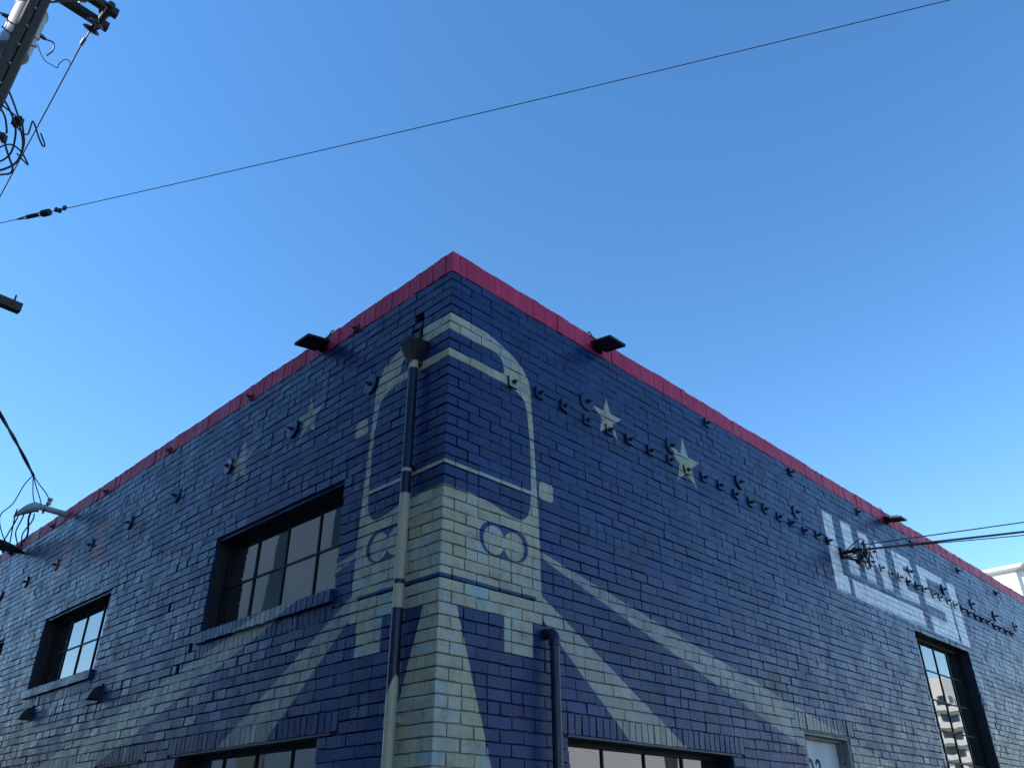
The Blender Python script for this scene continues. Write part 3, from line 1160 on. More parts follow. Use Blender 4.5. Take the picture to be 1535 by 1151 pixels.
# ================================================================== THINGS ON THE WALLS
def floodlight(wall, u, h, label):
    P = MAP[wall]
    root = empty('floodlight', P(u, h, 0.0))
    out = Vector((0, -1, 0)) if wall == 'R' else Vector((-1, 0, 0))
    al = Vector((1, 0, 0)) if wall == 'R' else Vector((0, 1, 0))
    up = Vector((0, 0, 1))
    tilt = 0.15
    o2 = (out * math.cos(tilt) - up * math.sin(tilt)).normalized()
    n2 = (up * math.cos(tilt) + out * math.sin(tilt)).normalized()
    c = P(u, h, 0.145)
    L = lambda: MB()
    mb = L()
    # housing: chamfered slab, thinner towards the rim
    hw, hl = 0.112, 0.112
    v = []
    for (k, zz) in ((1.0, -0.012), (1.0, -0.002), (0.985, 0.006), (0.55, 0.016)):
        for (i, j) in ((-1, -1), (1, -1), (1, 1), (-1, 1)):
            v.append(c + al * hw * i * k + o2 * hl * j * k + n2 * zz)
    f = [(3, 2, 1, 0), (12, 13, 14, 15)]
    for r in range(3):
        for k in range(4):
            k2 = (k + 1) % 4
            f.append((r * 4 + k, r * 4 + k2, r * 4 + 4 + k2, r * 4 + 4 + k))
    mb.add(v, f, M_BLACK)
    for k in range(-3, 4):      # cooling fins
        mb.obox(c + al * (k * 0.02) + n2 * 0.020, al * 0.0025, o2 * 0.06, n2 * 0.008, M_BLACK)
    keep(mb.build('housing', None), root)
    mb = L()
    for (i, j, a, b) in ((0, 1, 1, .11), (0, -1, 1, .11), (1, 0, .11, 0.78), (-1, 0, .11, 0.78)):
        mb.obox(c + al * hw * i * (1 - .11) + o2 * hl * j * (1 - .11) - n2 * 0.015, al * hw * a, o2 * hl * b, n2 * 0.0045, M_BLACK)
    keep(mb.build('bezel', None), root)
    mb = L()
    mb.obox(c - n2 * 0.0135, al * hw * 0.79, o2 * hl * 0.79, n2 * 0.002, M_LENS)
    keep(mb.build('lens', None), root)
    mb = L()
    mb.obox(P(u, h + 0.1, 0.022), al * 0.045, up * 0.045, out * 0.022, M_BLACK)
    mb.tube([P(u, h + 0.1, 0.03), P(u, h + 0.1, 0.075)], 0.018, M_BLACK, 10)
    keep(mb.build('mounting_box', None), root)
    mb = L()
    e = P(u - 1.0, 52.15, -0.03)
    mb.tube(catmull([P(u - 0.3, h + 0.3, 0.03), P(u - 0.7, h + 1.0, 0.025), P(u - 0.95, 51.7, 0.02), P(u - 1.0, 52.3, 0.0), e], 6), 0.006, M_CABLE, 6)
    keep(mb.build('lead', None), root)
    tag(root, label, 'floodlight', 'floodlights fixed to the red coping')
    return root


floodlight('L', 22.3, 50.35, 'black floodlight on the red coping left of the downspout hopper')
floodlight('R', 22.6, 50.35, 'black floodlight on the red coping above the pale stars')
floodlight('R', 105.2, 50.1, 'black floodlight on the red coping above the white lettering')

# ---------- downspout with hopper on the left wall
DU, DC = 4.25, 0.062
root = empty('downspout', LW(DU, -17.3, DC))
pm = {}
mb = MB()
hs_ = [42.0] + [40.0 - 2.0 * i for i in range(0, 29)] + [-17.4]
# one smooth pipe, painted together with the wall
n = 18
v, f, mats = [], [], []
zz = [40.4] + [39.0 - 2 * i for i in range(28)] + [-17.4]
for h in zz:
    for k in range(n):
        a = 2 * math.pi * k / n
        v.append((-DC + 0.036 * math.cos(a), DU * U + 0.036 * math.sin(a), ZE + h * U))
o0 = len(mb.v)
mb.v.extend(v)
for i in range(len(zz) - 1):
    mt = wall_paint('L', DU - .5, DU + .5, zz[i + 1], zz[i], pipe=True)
    for k in range(n):
        k2 = (k + 1) % n
        mb.f.append([i * n + k2, i * n + k, (i + 1) * n + k, (i + 1) * n + k2])
        mb.m.append(mb.mi(mt))
        mb.r.append(0.0)
keep(mb.build('pipe', None, smooth=True), root)
for h in (29.3, 8.0, -8.0):
    mb = MB()
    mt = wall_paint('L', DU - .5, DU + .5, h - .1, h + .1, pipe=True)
    v, f = lathe_pts([(0.0365, -0.012), (0.0395, -0.011), (0.0395, 0.011), (0.0365, 0.012)], 18, LW(DU, h, DC), Vector((0, 0, 1)), Vector((1, 0, 0)), Vector((0, 1, 0)))
    mb.add(v, f[:-2], mt)
    mb.obox(LW(DU, h, 0.012), Vector((0.014, 0, 0)), Vector((0, 0.03, 0)), Vector((0, 0, 0.010)), mt)
    keep(mb.build('strap', None, smooth=False), root)
mb = MB()
wtop, wbot = 0.108, 0.040
prof = []
for (w, z, d) in ((0.042, 40.15, 0.040), (0.044, 40.5, 0.042), (0.107, 42.2, 0.095), (0.110, 42.25, 0.098), (0.110, 42.42, 0.098)):
    c = LW(DU + 0.15, z, 0)
    y, zc = c.y, c.z
    ring = [(-0.004, y - w, zc), (-DC - d * 0.45, y - w, zc), (-DC - d, y - w * 0.45, zc), (-DC - d, y + w * 0.45, zc), (-DC - d * 0.45, y + w, zc), (-0.004, y + w, zc)]
    prof.append(ring)
for (w, z, d) in ((0.100, 42.40, 0.088), (0.040, 40.6, 0.036)):
    c = LW(DU + 0.15, z, 0)
    y, zc = c.y, c.z
    prof.append([(-0.010, y - w, zc), (-DC - d * 0.45, y - w, zc), (-DC - d, y - w * 0.45, zc), (-DC - d, y + w * 0.45, zc), (-DC - d * 0.45, y + w, zc), (-0.010, y + w, zc)])
v = [p for r in prof for p in r]
f = []
for i in range(len(prof) - 1):
    for k in range(6):
        k2 = (k + 1) % 6
        f.append((i * 6 + k, (i + 1) * 6 + k, (i + 1) * 6 + k2, i * 6 + k2))
mb.add(v, f, M_DSP)
keep(mb.build('hopper', None), root)
mb = MB()
mb.box(LW(4.4, 44.12, -0.2), LW(5.75, 44.2, 0.03), M_DSP)
mb.box(LW(4.4, 44.21, -0.2), LW(4.47, 44.9, 0.02), M_DSP)
mb.box(LW(5.68, 44.21, -0.2), LW(5.75, 44.9, 0.02), M_DSP)
mb.box(LW(4.2, 42.2, 0.002), LW(5.0, 44.12, 0.030), M_DSP)
keep(mb.build('scupper', None), root)
tag(root, 'downspout with dark funnel hopper, painted in step with the tram mural', 'downspout')

# ---------- drain pipe with elbow on the right wall
PU, PC = 12.55, 0.088
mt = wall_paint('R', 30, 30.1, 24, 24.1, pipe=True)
root = empty('drain_pipe', RW(PU, -17.3, PC))
mb = MB()
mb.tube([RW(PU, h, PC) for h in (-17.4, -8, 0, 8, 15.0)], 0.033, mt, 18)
keep(smooth_angle(mb.build('pipe', None)), root)
mb = MB()
el = [RW(PU, 14.9, PC), RW(PU, 15.25, PC), RW(PU, 15.55, PC - .006), RW(PU, 15.78, PC - .022), RW(PU, 15.88, PC - .045), RW(PU, 15.9, 0.02), RW(PU, 15.9, -0.02)]
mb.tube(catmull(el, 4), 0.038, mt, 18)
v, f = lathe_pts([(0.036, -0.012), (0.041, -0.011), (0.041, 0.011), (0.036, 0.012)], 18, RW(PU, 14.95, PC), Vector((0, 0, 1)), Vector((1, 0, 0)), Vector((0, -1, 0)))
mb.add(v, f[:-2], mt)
keep(smooth_angle(mb.build('elbow', None)), root)
for h in (2.0, -9.0):
    mb = MB()
    v, f = lathe_pts([(0.0335, -0.012), (0.0365, -0.011), (0.0365, 0.011), (0.0335, 0.012)], 18, RW(PU, h, PC), Vector((0, 0, 1)), Vector((1, 0, 0)), Vector((0, -1, 0)))
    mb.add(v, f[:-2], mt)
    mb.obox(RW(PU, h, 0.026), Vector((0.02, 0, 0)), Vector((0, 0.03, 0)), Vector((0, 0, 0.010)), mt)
    keep(mb.build('strap', None), root)
tag(root, 'round navy drain pipe with elbow entering the lettered wall beside the tram', 'drain pipe')

# ---------- vent hoods on the left wall
for u, h, lab in ((68.6, 16.9, 'dark hooded vent just below the right end of a window sill'),
                  (94.6, 16.75, 'dark hooded vent below the left end of a window sill')):
    root = empty('vent_hood', LW(u, h))
    mb = MB()
    w = 0.065
    prof = [(0.0, 0.075), (0.03, 0.068), (0.075, 0.03), (0.105, -0.02), (0.115, -0.06), (0.108, -0.06), (0.07, 0.02), (0.0, 0.06)]
    v = [LW(u, h) + Vector((-c, s * w, b)) for s in (-1, 1) for (c, b) in prof]
    nn = len(prof)
    f = [tuple(range(nn)), tuple(range(nn, 2 * nn))[::-1]]
    for k in range(nn):
        k2 = (k + 1) % nn
        f.append((k2, k, nn + k, nn + k2))
    mb.add(v, f, M_DSP)
    keep(mb.build('cowl', None), root)
    for s in (-1, 1):
        mb = MB()
        v = [LW(u, h) + Vector((-c, s * w * 0.99, b)) for (c, b) in ((0, .07), (0.03, .065), (0.075, .028), (0.105, -.02), (0.113, -.06), (0, -.06))]
        v += [p + Vector((0, -s * 0.003, 0)) for p in v]
        f = [(0, 1, 2, 3, 4, 5), (11, 10, 9, 8, 7, 6)] + [(k, (k + 1) % 6, 6 + (k + 1) % 6, 6 + k) for k in range(6)]
        mb.add(v, f, M_DSP)
        keep(mb.build('cheek', None), root)
    mb = MB()
    mb.obox(LW(u, h, 0.006), Vector((0.006, 0, 0)), Vector((0, 0.085, 0)), Vector((0, 0, 0.09)), M_DSP)
    keep(mb.build('back_plate', None), root)
    tag(root, lab, 'vent', 'vent hoods on the windowed wall')

# ---------- service mast with weatherhead through the left coping
MU, MH = 103.6, 50.9
mp = LW(MU, MH)
root = empty('service_mast', mp)
mb = MB()
tip = mp + Vector((-0.36, 0.0, 0.02))
mb.tube([mp + Vector((0.1, 0, -0.005)), mp, tip], 0.041, M_GREY, 14)
keep(smooth_angle(mb.build('mast', None)), root)
mb = MB()
for x in (-0.30, -0.37):
    v, f = lathe_pts([(0.040, -0.016), (0.050, -0.014), (0.050, 0.014), (0.040, 0.016)], 14, mp + Vector((x, 0, 0.018)), Vector((1, 0, 0)), Vector((0, 1, 0)), Vector((0, 0, 1)))
    mb.add(v, f, M_GALV)
    mb.obox(mp + Vector((x, 0, -0.04)), Vector((0.012, 0, 0)), Vector((0, 0.012, 0)), Vector((0, 0, 0.018)), M_BLACK)
keep(mb.build('clamp', None), root)
mb = MB()     # weatherhead hood: a drooping half dome
sec = []
for t in np.linspace(0, 1, 9):
    x = -0.36 - 0.27 * t
    top = 0.085 * math.sqrt(max(0.0, 1 - (t * 0.98) ** 2.2)) * (0.6 + 0.4 * min(1, t * 4)) + 0.0 - 0.19 * t * t
    bot = -0.045 - 0.15 * t
    w = 0.045 + 0.05 * math.sin(math.pi * min(1, t * 1.05)) - 0.02 * t * t
    ring = []
    for k in range(12):
        a = 2 * math.pi * k / 12
        yy = math.cos(a) * w
        z = (top + bot) / 2 + (top - bot) / 2 * math.sin(a)
        ring.append(mp + Vector((x, yy, z)))
    sec.append(ring)
v = [p for r in sec for p in r]
f = []
for i in range(len(sec) - 1):
    for k in range(12):
        k2 = (k + 1) % 12
        f.append((i * 12 + k, i * 12 + k2, (i + 1) * 12 + k2, (i + 1) * 12 + k))
f += [tuple(range(12))[::-1], tuple((len(sec) - 1) * 12 + k for k in range(12))]
mb.add(v, f, M_GREY)
keep(smooth_angle(mb.build('weatherhead', None), 0.8), root)
mb = MB()
c = mp + Vector((-0.27, 0, 0.03))
mb.tube([c, c + Vector((0.0, 0.0, 0.05))], 0.012, M_BLACK, 8)
v, f = lathe_pts([(0.014, 0.04), (0.030, 0.05), (0.034, 0.075), (0.022, 0.085), (0.024, 0.095), (0.036, 0.11), (0.032, 0.135), (0.012, 0.142)], 14, c, Vector((0.1, 0, 1)).normalized(), Vector((1, 0, -.1)).normalized(), Vector((0, 1, 0)))
mb.add(v, f, M_GALV)
keep(smooth_angle(mb.build('insulator_knob', None)), root)
tag(root, 'grey service mast with weatherhead sticking out through the red coping', 'service mast')

# splice bundle bracketed to the wall under the mast
sp = at_x(36, 829, -0.02)
root = empty('splice_bundle', sp)
mb = MB()
mb.obox(Vector((0.002, sp.y, sp.z)), Vector((0.012, 0, 0)), Vector((0, 0.05, 0)), Vector((0, 0, 0.06)), M_GALV)
mb.tube([Vector((0.0, sp.y, sp.z)), Vector((-0.12, sp.y, sp.z + 0.01))], 0.02, M_BLACK, 10)
keep(mb.build('wall_bracket', None), root)
b0 = Vector((-0.12, sp.y, sp.z + 0.01))
for i in range(6):
    mb = MB()
    off = Vector((random.uniform(-.05, .02), random.uniform(-0.03, 0.03), random.uniform(-0.04, 0.05)))
    q0 = b0 + Vector((0.07, 0, 0)) + off * 0.6
    q1 = b0 + Vector((-0.22 - 0.05 * i, 0.02, 0.03 + 0.008 * i)) + off
    mb.tube(catmull([q0, q0.lerp(q1, .25), q0.lerp(q1, .5) + Vector((0, 0, .012)), q0.lerp(q1, .8), q1], 3),
            [0.014] * 3 + [0.036] * 7 + [0.014] * 3, M_CABLE, 8)
    keep(smooth_angle(mb.build('splice_sleeve', None)), root)
for i in range(4):
    mb = MB()
    q = b0 + Vector((-0.06 - 0.09 * i, 0, 0))
    mb.tube([q + Vector((0, -0.02, 0.05)), q + Vector((-.02, 0.02, -0.06))], 0.018, M_CABLE, 8)
    keep(mb.build('tap_connector', None), root)
tag(root, 'black cluster of cable splices on a bracket beneath the service mast', 'cable splices')
SPL = b0

# loops between weatherhead and splice bundle
wh = mp + Vector((-0.52, 0, -0.10))
wtop = at_t(50, 712, (mp + Vector((-0.35, 0, .35)) - CAM).length)
for i, (a, b) in enumerate(((0.0, -0.02), (-0.09, -0.12), (0.08, 0.02), (0.13, 0.05), (-0.05, -0.2))):
    mb = MB()
    q0 = wh + Vector((a, 0.01 * i, 0.02))
    q3 = SPL + Vector((b, 0.01 * i, 0.02))
    s = Vector((-0.05 + 0.05 * (i % 3), 0, 0))
    mb.tube(catmull([q0, q0 + Vector((0, 0, -0.10)), q0.lerp(q3, .55) + s, q3 + Vector((0, 0, 0.08)), q3], 6), 0.009 + 0.004 * (i == 2), M_CABLE, 8)
    o = mb.build('drop_conductor')
    smooth_angle(o)
    tag(o, 'thick black conductor hanging from the weatherhead to the splices' if i == 2 else 'thin black conductor hanging from the grey weatherhead to the splice bundle',
        'cable', 'conductors under the weatherhead')
for i, (q, kx) in enumerate(((SPL + Vector((-0.1, 0, .03)), -0.42), (wh + Vector((0.12, 0, .10)), -0.12), (wh + Vector((0.2, 0, .11)), 0.0), (mp + Vector((-0.27, 0, .15)), 0.06))):
    mb = MB()
    if i == 0:
        pts = [wtop, wtop + Vector((-0.07, 0, -0.16)), wh + Vector((-0.16, 0, 0.08)), wh + Vector((-0.26, 0, -0.12)), wh + Vector((-0.16, 0, -0.36)), q]
    else:
        pts = [wtop, wtop.lerp(q, .3) + Vector((kx * .1, 0, -0.01)), wtop.lerp(q, .7) + Vector((kx * .2, 0, 0)), q]
    mb.tube(catmull(pts, 6), 0.007, M_CABLE, 8)
    o = mb.build('service_conductor')
    smooth_angle(o)
    tag(o, ['black conductor bowing wide round the outside of the weatherhead', 'thin conductor dropping from the service drop onto the top of the weatherhead',
            'thin conductor dropping just behind the weatherhead hood', 'thin conductor tied off to the insulator knob on the mast'][i], 'cable', 'conductors above the weatherhead')

# ================================================================== UTILITY POLE in the side street
PT = 13.0
pa = at_t(62, 0, PT)                      # a point on the pole axis at the top of the frame
pbx = Vector((pa.x - 0.02, pa.y - 0.03, 0))
d1 = ray(12, 96)
tb = ((pa - CAM).to_2d().length) / d1.to_2d().length
pb = CAM + d1 * tb                        # second point, about 0.9 m lower
ax = (pa - pb).normalized()
ax = (ax * 0.35 + Vector((0, 0, 1)) * 0.65).normalized()
pc = (pa + pb) / 2
p_base = pc - ax * (pc.z / ax.z)
p_base.z = -0.1
p_top = pc + ax * 2.6
root = empty('utility_pole', Vector((p_base.x, p_base.y, 0)))


def on_pole(z):
    return p_base + ax * ((z - p_base.z) / ax.z)


mb = MB()
mb.tube([p_base, on_pole(3), on_pole(6), on_pole(9), p_top], [0.17, 0.15, 0.13, 0.115, 0.108], M_WOOD, 20)
keep(smooth_angle(mb.build('pole', None)), root)
# squared conduit casing up the near side
toC = Vector((CAM.x - pc.x, CAM.y - pc.y, 0)).normalized()
side = Vector((-toC.y, toC.x, 0))
mb = MB()
for off, w, dp in ((-0.055, 0.036, 0.028), (0.045, 0.045, 0.022)):
    a_, b_ = on_pole(2.0), on_pole(p_top.z - 0.4)
    c_ = (a_ + b_) / 2 + toC * 0.15 + side * -off
    mb.obox(c_, side * w, toC * dp, ax * ((b_ - a_).length / 2), M_WOOD)
keep(mb.build('conduit_casing', None), root)
zarm = at_t(172, 38, PT * 1.0).z
ztop = zarm + 0.25
# double crossarm
arm_dir = Vector((1, 0.03, 0.0)).normalized()
arm_n = Vector((-arm_dir.y, arm_dir.x, 0))
endp = at_y(170, 31, on_pole(zarm).y)
ac = on_pole(endp.z)
half = (endp - ac).dot(arm_dir)
for s in (-1, 1):
    mb = MB()
    c_ = ac + arm_n * (0.15 * s)
    mb.obox(c_, arm_dir * half, arm_n * 0.045, Vector((0, 0, 0.058)), M_ARM)
    keep(mb.build('crossarm', None), root)
for s in (-1, 1):
    mb = MB()
    mb.tube([ac + arm_n * -0.26 + arm_dir * (s * (half - 0.12)), ac + arm_n * 0.26 + arm_dir * (s * (half - 0.12))], 0.05, M_ARM, 10)
    keep(mb.build('spreader_block', None), root)
for s in (-1, 1):
    mb = MB()
    mb.tube([ac + arm_n * -0.25 + arm_dir * (0.55 * s) + Vector((0, 0, -0.05)), on_pole(ac.z - 0.62) + toC * 0.14], 0.014, M_ARM, 8)
    keep(mb.build('arm_brace', None), root)


def bells(c, axis, parent, name='insulator', k=2, r=0.085):
    axis = axis.normalized()
    e1 = axis.orthogonal().normalized()
    e2 = axis.cross(e1)
    mb = MB()
    prof = []
    for i in range(k):
        b = i * 0.105
        prof += [(0.02, b), (0.03, b + 0.02), (r * .75, b + 0.035), (r, b + 0.06), (r * .96, b + 0.07), (r * .5, b + 0.075), (0.02, b + 0.095)]
    v, f = lathe_pts(prof, 18, c, axis, e1, e2)
    mb.add(v, f, M_PORC)
    o = smooth_angle(mb.build(name, None))
    keep(o, parent)
    return o


# pin insulators on the arm ends
for s, q in ((1, half - 0.10), (-1, half - 0.1), (1, 0.42)):
    c_ = ac + arm_dir * (s * q) + arm_n * 0.15 + Vector((0, 0, 0.058))
    mb = MB()
    mb.tube([c_ - Vector((0, 0, 0.02)), c_ + Vector((0, 0, 0.14))], 0.012, M_GALV, 8)
    keep(mb.build('insulator_pin', None), root)
    bells(c_ + Vector((0, 0, 0.10)), Vector((0, 0, 1)), root, 'insulator', 1, 0.08)
# strain insulators and the street conductor
i0 = ac + arm_dir * (half - 0.16) - arm_n * 0.19 + Vector((0, 0, -0.05))
wdir = Vector((-0.10, 1, -0.62)).normalized()
i1 = at_y(131, 52, i0.y + 0.25)
link_end = i0 + wdir * 0.20
mb = MB()
mb.tube([i0 - wdir * 0.02, link_end + wdir * .02], 0.012, M_GALV, 8)
keep(mb.build('strain_link', None), root)
mb = MB()
mb.tube([link_end + wdir * 0.20, link_end + wdir * 0.34], 0.012, M_GALV, 8)
mb.obox(link_end + wdir * 0.36, Vector((0.02, 0, 0)), wdir * 0.05, Vector((0, 0, 0.02)), M_GALV)
keep(mb.build('dead_end_clamp', None), root)
bells(link_end, wdir, root, 'strain_insulator', 2, 0.115)
w_start = link_end + wdir * 0.36
far = CAM + ray(0, 295) * ((w_start.z - 0.1 - CAM.z) / ray(0, 295).z)
fd = (far - w_start).normalized()
w_far = w_start + Vector((fd.x, fd.y, 0)) * 45
w_far.z = w_start.z
# lower telecom arm
la = at_t(21, 472, 10.4)
lac = on_pole(la.z)
ld = Vector((la.x - lac.x, (la.y - lac.y), 0))
lh = ld.length
ld = ld / lh
ln = Vector((-ld.y, ld.x, 0))
mb = MB()
mb.obox(lac + ld * (lh / 2 - 0.4) - ln * 0.17, ld * (lh / 2 + 0.4), ln * 0.045, Vector((0, 0, 0.05)), M_ARM)
keep(mb.build('telecom_arm', None), root)
mb = MB()
for q in (lh - 0.08, lh - 0.45, -0.5):
    c_ = lac + ld * q - ln * 0.17
    mb.tube([c_, c_ + Vector((0, 0, 0.14))], [0.013, 0.009], M_ARM, 8)
keep(mb.build('telecom_pin', None), root)
# small rigging on the shaft: bolts and stand-off hooks
mb = MB()
for z in np.arange(pc.z - 3.5, p_top.z - 0.4, 0.34):
    c_ = on_pole(z) + toC * 0.15
    mb.tube([c_, c_ + toC * 0.05], 0.014, M_GALV, 8)
keep(mb.build('bolt', None), root)
hooks = [(((24, 38), (11, 30))), (((17, 50), (3, 40))), (((47, 52), (59, 60))), (((41, 65), (55, 71)))]
for (h0, h1) in hooks:
    mb = MB()
    t_ = (pc - CAM).length * 1.0
    q0, q1 = at_t(*h0, t_), at_t(*h1, t_)
    cen = on_pole(q0.z)
    mb.tube(catmull([cen, q0, q0.lerp(q1, .5) + Vector((0, 0, -.01)), q1], 3), 0.012, M_GALV, 6)
    mb.tube([q0.lerp(q1, .06), q0.lerp(q1, -0.1)], 0.03, M_PORC, 8)
    mb.tube([q0.lerp(q1, .9), q1], 0.02, M_PORC, 8)
    keep(mb.build('fuse_hook', None), root)
tag(root, 'weathered wooden utility pole with double crossarm standing in the side street', 'utility pole')

# transformer can behind the pole
tz = at_t(10, 118, PT).z
tc = on_pole(tz) - toC * 0.31 + Vector((0, 0, 0.0)) + side * -0.03
root = empty('transformer', tc)
mb = MB()
v, f = lathe_pts([(0.16, 0.0), (0.19, 0.02), (0.19, 0.80), (0.2, 0.81), (0.2, 0.84), (0.16, 0.88), (0.05, 0.92)], 28, tc, ax, Vector((1, 0, 0)), Vector((0, 1, 0)))
mb.add(v, f, M_GREY)
keep(smooth_angle(mb.build('tank', None)), root)
for s in (-1, 1):
    mb = MB()
    q = tc + ax * 0.6 + Vector((s * 0.195, 0.06, 0))
    mb.tube([q - Vector((s * .02, 0, 0)), q + Vector((s * 0.07, 0.01, -0.01))], [0.035, 0.022], M_PORC, 10)
    mb.tube(catmull([q + Vector((s * 0.07, 0.01, -0.01)), q + Vector((s * 0.16, 0, 0.0)), q + Vector((s * 0.19, 0, -0.12)), q + Vector((s * 0.15, 0, -0.26))], 5), 0.010, M_CABLE, 8)
    keep(mb.build('bushing', None), root)
mb = MB()
mb.obox(tc + ax * 0.7 + toC * 0.19, side * 0.06, toC * 0.05, Vector((0, 0, 0.05)), M_GALV)
mb.obox(tc + ax * 0.2 + toC * 0.19, side * 0.06, toC * 0.05, Vector((0, 0, 0.05)), M_GALV)
keep(mb.build('hanger_bracket', None), root)
tag(root, 'pale grey transformer can hung behind the wooden utility pole', 'transformer')

# secondary drip loops below the transformer
DT = (on_pole(at_t(0, 170, PT).z) - CAM).length * 0.97
loopspec = [
    [(2, 118), (10, 130), (17, 146), (23, 162), (28, 178), (30, 190), (34, 210), (33, 226), (27, 240), (15, 250), (-8, 256), (-40, 250)],
    [(-6, 140), (4, 148), (12, 160), (19, 176), (23, 188), (23, 205), (18, 226), (8, 238), (-8, 244), (-40, 246)],
    [(-4, 156), (2, 164), (8, 178), (10, 194), (10, 200)],
    [(-6, 190), (4, 203), (9, 222), (15, 240), (19, 252), (15, 260), (2, 262), (-14, 264), (-40, 262)],
    [(23, 186), (31, 197), (41, 202), (46, 190), (49, 182), (53, 190), (58, 206), (64, 219), (67, 217), (61, 200)],
    [(-10, 228), (4, 219), (16, 217), (26, 222), (34, 231), (42, 247), (36, 242), (25, 230)],
    [(29, 180), (35, 200), (36, 216), (31, 232), (20, 248), (-10, 258), (-40, 256)],
]
for i, pts in enumerate(loopspec):
    mb = MB()
    q = [at_t(x, y, DT + 0.06 * math.sin(k * 0.9 + i) - 0.03 * i) for k, (x, y) in enumerate(pts)]
    if i in (0, 1, 2, 3, 6):
        a0 = on_pole(q[0].z + 0.05) + toC * 0.1
        q = [a0] + q
    mb.tube(catmull(q, 4), 0.012 if i not in (4, 5) else 0.010, M_CABLE, 6)
    o = smooth_angle(mb.build('drip_loop'))
    tag(o, {2: 'short twisted black cable dropping to the lower splice clamp', 4: 'black wire with a bent hooked tail crossing the street conductor',
            5: 'black cable arching over and ending in a pointed bend', 3: 'lowest black drip loop turning back under the others'}.get(
        i, 'long black drip loop of cable curling below the transformer'), 'cable', 'drip loops on the utility pole')
for i, (x, y) in enumerate(((23, 184), (30, 182), (5, 207))):
    root = empty('cable_clamp', at_t(x, y, DT))
    for s in (-1, 1):
        mb = MB()
        c_ = at_t(x + s * 1.6, y + s * 2, DT)
        mb.obox(c_, RT * 0.022, UP * 0.045 + RT * 0.01, fw * 0.02, M_CABLE)
        keep(mb.build('jaw', None), root)
    mb = MB()
    mb.tube([at_t(x - 4, y - 3, DT), at_t(x + 4, y + 3, DT)], 0.011, M_GALV, 8)
    keep(mb.build('clamp_bolt', None), root)
    tag(root, 'lone black splice clamp on the short twisted cable' if i == 2 else 'black splice clamp paired with another on the drip loops', 'cable clamp', 'splice clamps on the drip loops')
mb = MB()
jt = (pc - CAM).length
q = [at_t(56, 66, jt), at_t(60, 78, jt), at_t(67, 91, jt), at_t(78, 98, jt), at_t(86, 102, jt), at_t(88, 97, jt), at_t(96, 90, jt), at_t(104, 92, jt * 1.005)]
far_p = w_start + Vector((fd.x, fd.y, 0)) * 0.55
q.append(far_p)
mb.tube(catmull(q, 4), 0.006, M_CABLE, 6)
tag(mb.build('jumper_wire'), 'thin kinked jumper wire from the pole to the street conductor', 'wire')


# ---------- spans
def span(name, a, b, sag, r, label, group=None, n=48):
    mb = MB()
    mb.tube(sagged(a, b, sag, n), r, M_CABLE, 6)
    o = smooth_angle(mb.build(name))
    return tag(o, label, 'cable', group)


span('street_conductor', w_start, w_far, 0.25, 0.010, 'bare conductor running from the strain insulator along the side street')


def far_pole(base, height, label, arm=True, adir=Vector((1, 0, 0))):
    root = empty('utility_pole', Vector((base.x, base.y, 0)))
    mb = MB()
    mb.tube([Vector((base.x, base.y, -0.1)), Vector((base.x, base.y, height))], [0.18, 0.12], M_WOOD, 16)
    keep(smooth_angle(mb.build('pole', None)), root)
    if arm:
        mb = MB()
        n_ = Vector((-adir.y, adir.x, 0))
        mb.obox(Vector((base.x, base.y, height - 0.5)) + n_ * 0.17, adir * 1.2, n_ * 0.05, Vector((0, 0, 0.06)), M_ARM)
        keep(mb.build('crossarm', None), root)
    tag(root, label, 'utility pole')
    return root


far_pole(w_far + Vector((-0.9, 0.2, 0)), w_far.z + 0.55, 'distant wooden utility pole farther along the side street')

# span guy from the pole over the corner of the building, with strain insulator
g0 = on_pole(at_t(-20, 337, 10.9).z) + arm_dir * 0.13
g1r = ray(1425, 0)
G00 = g0.copy()


def px_of(p):
    d = p - CAM
    z = d.dot(fw)
    return PW / 2 + F_PX * d.dot(RT) / z, PH / 2 - F_PX * d.dot(UP) / z


best = None
for dz in np.linspace(-0.9, 0.1, 41):
    q0 = G00 + Vector((0, 0, dz))
    for t in (8.0,):
        p1 = CAM + g1r * t
        prev = None
        for k in range(200):
            x, y = px_of(q0.lerp(p1, k / 200))
            if prev and prev[0] < 0 <= x:
                yy = prev[1] + (y - prev[1]) * (0 - prev[0]) / (x - prev[0])
                if best is None or abs(yy - 333) < best[0]:
                    best = (abs(yy - 333), t, dz)
            prev = (x, y)
g0 = G00 + Vector((0, 0, best[2]))
g1 = CAM + g1r * best[1]
dg = (g1 - g0)
K = 2.1
g2 = g0 + dg * K
g2.z = g0.z + dg.z * K
GS = 0.20
gpts = sagged(g0, g2, GS, 64)
# lift so that the sagging wire still passes over the corner as in the photograph
s_mid = 1 / K
lift = GS * 4 * s_mid * (1 - s_mid)
gpts = [p + Vector((0, 0, lift * min(1.0, (i / 64) / s_mid))) for i, p in enumerate(gpts)]
mb = MB()
mb.tube(gpts, 0.0042, M_CABLE, 6)
tag(smooth_angle(mb.build('span_wire')), 'single dark span wire crossing the sky over the building corner', 'cable')
gend = gpts[-1]
far_pole(gend, gend.z + 0.7, 'wooden utility pole across the road holding the span wire', False)


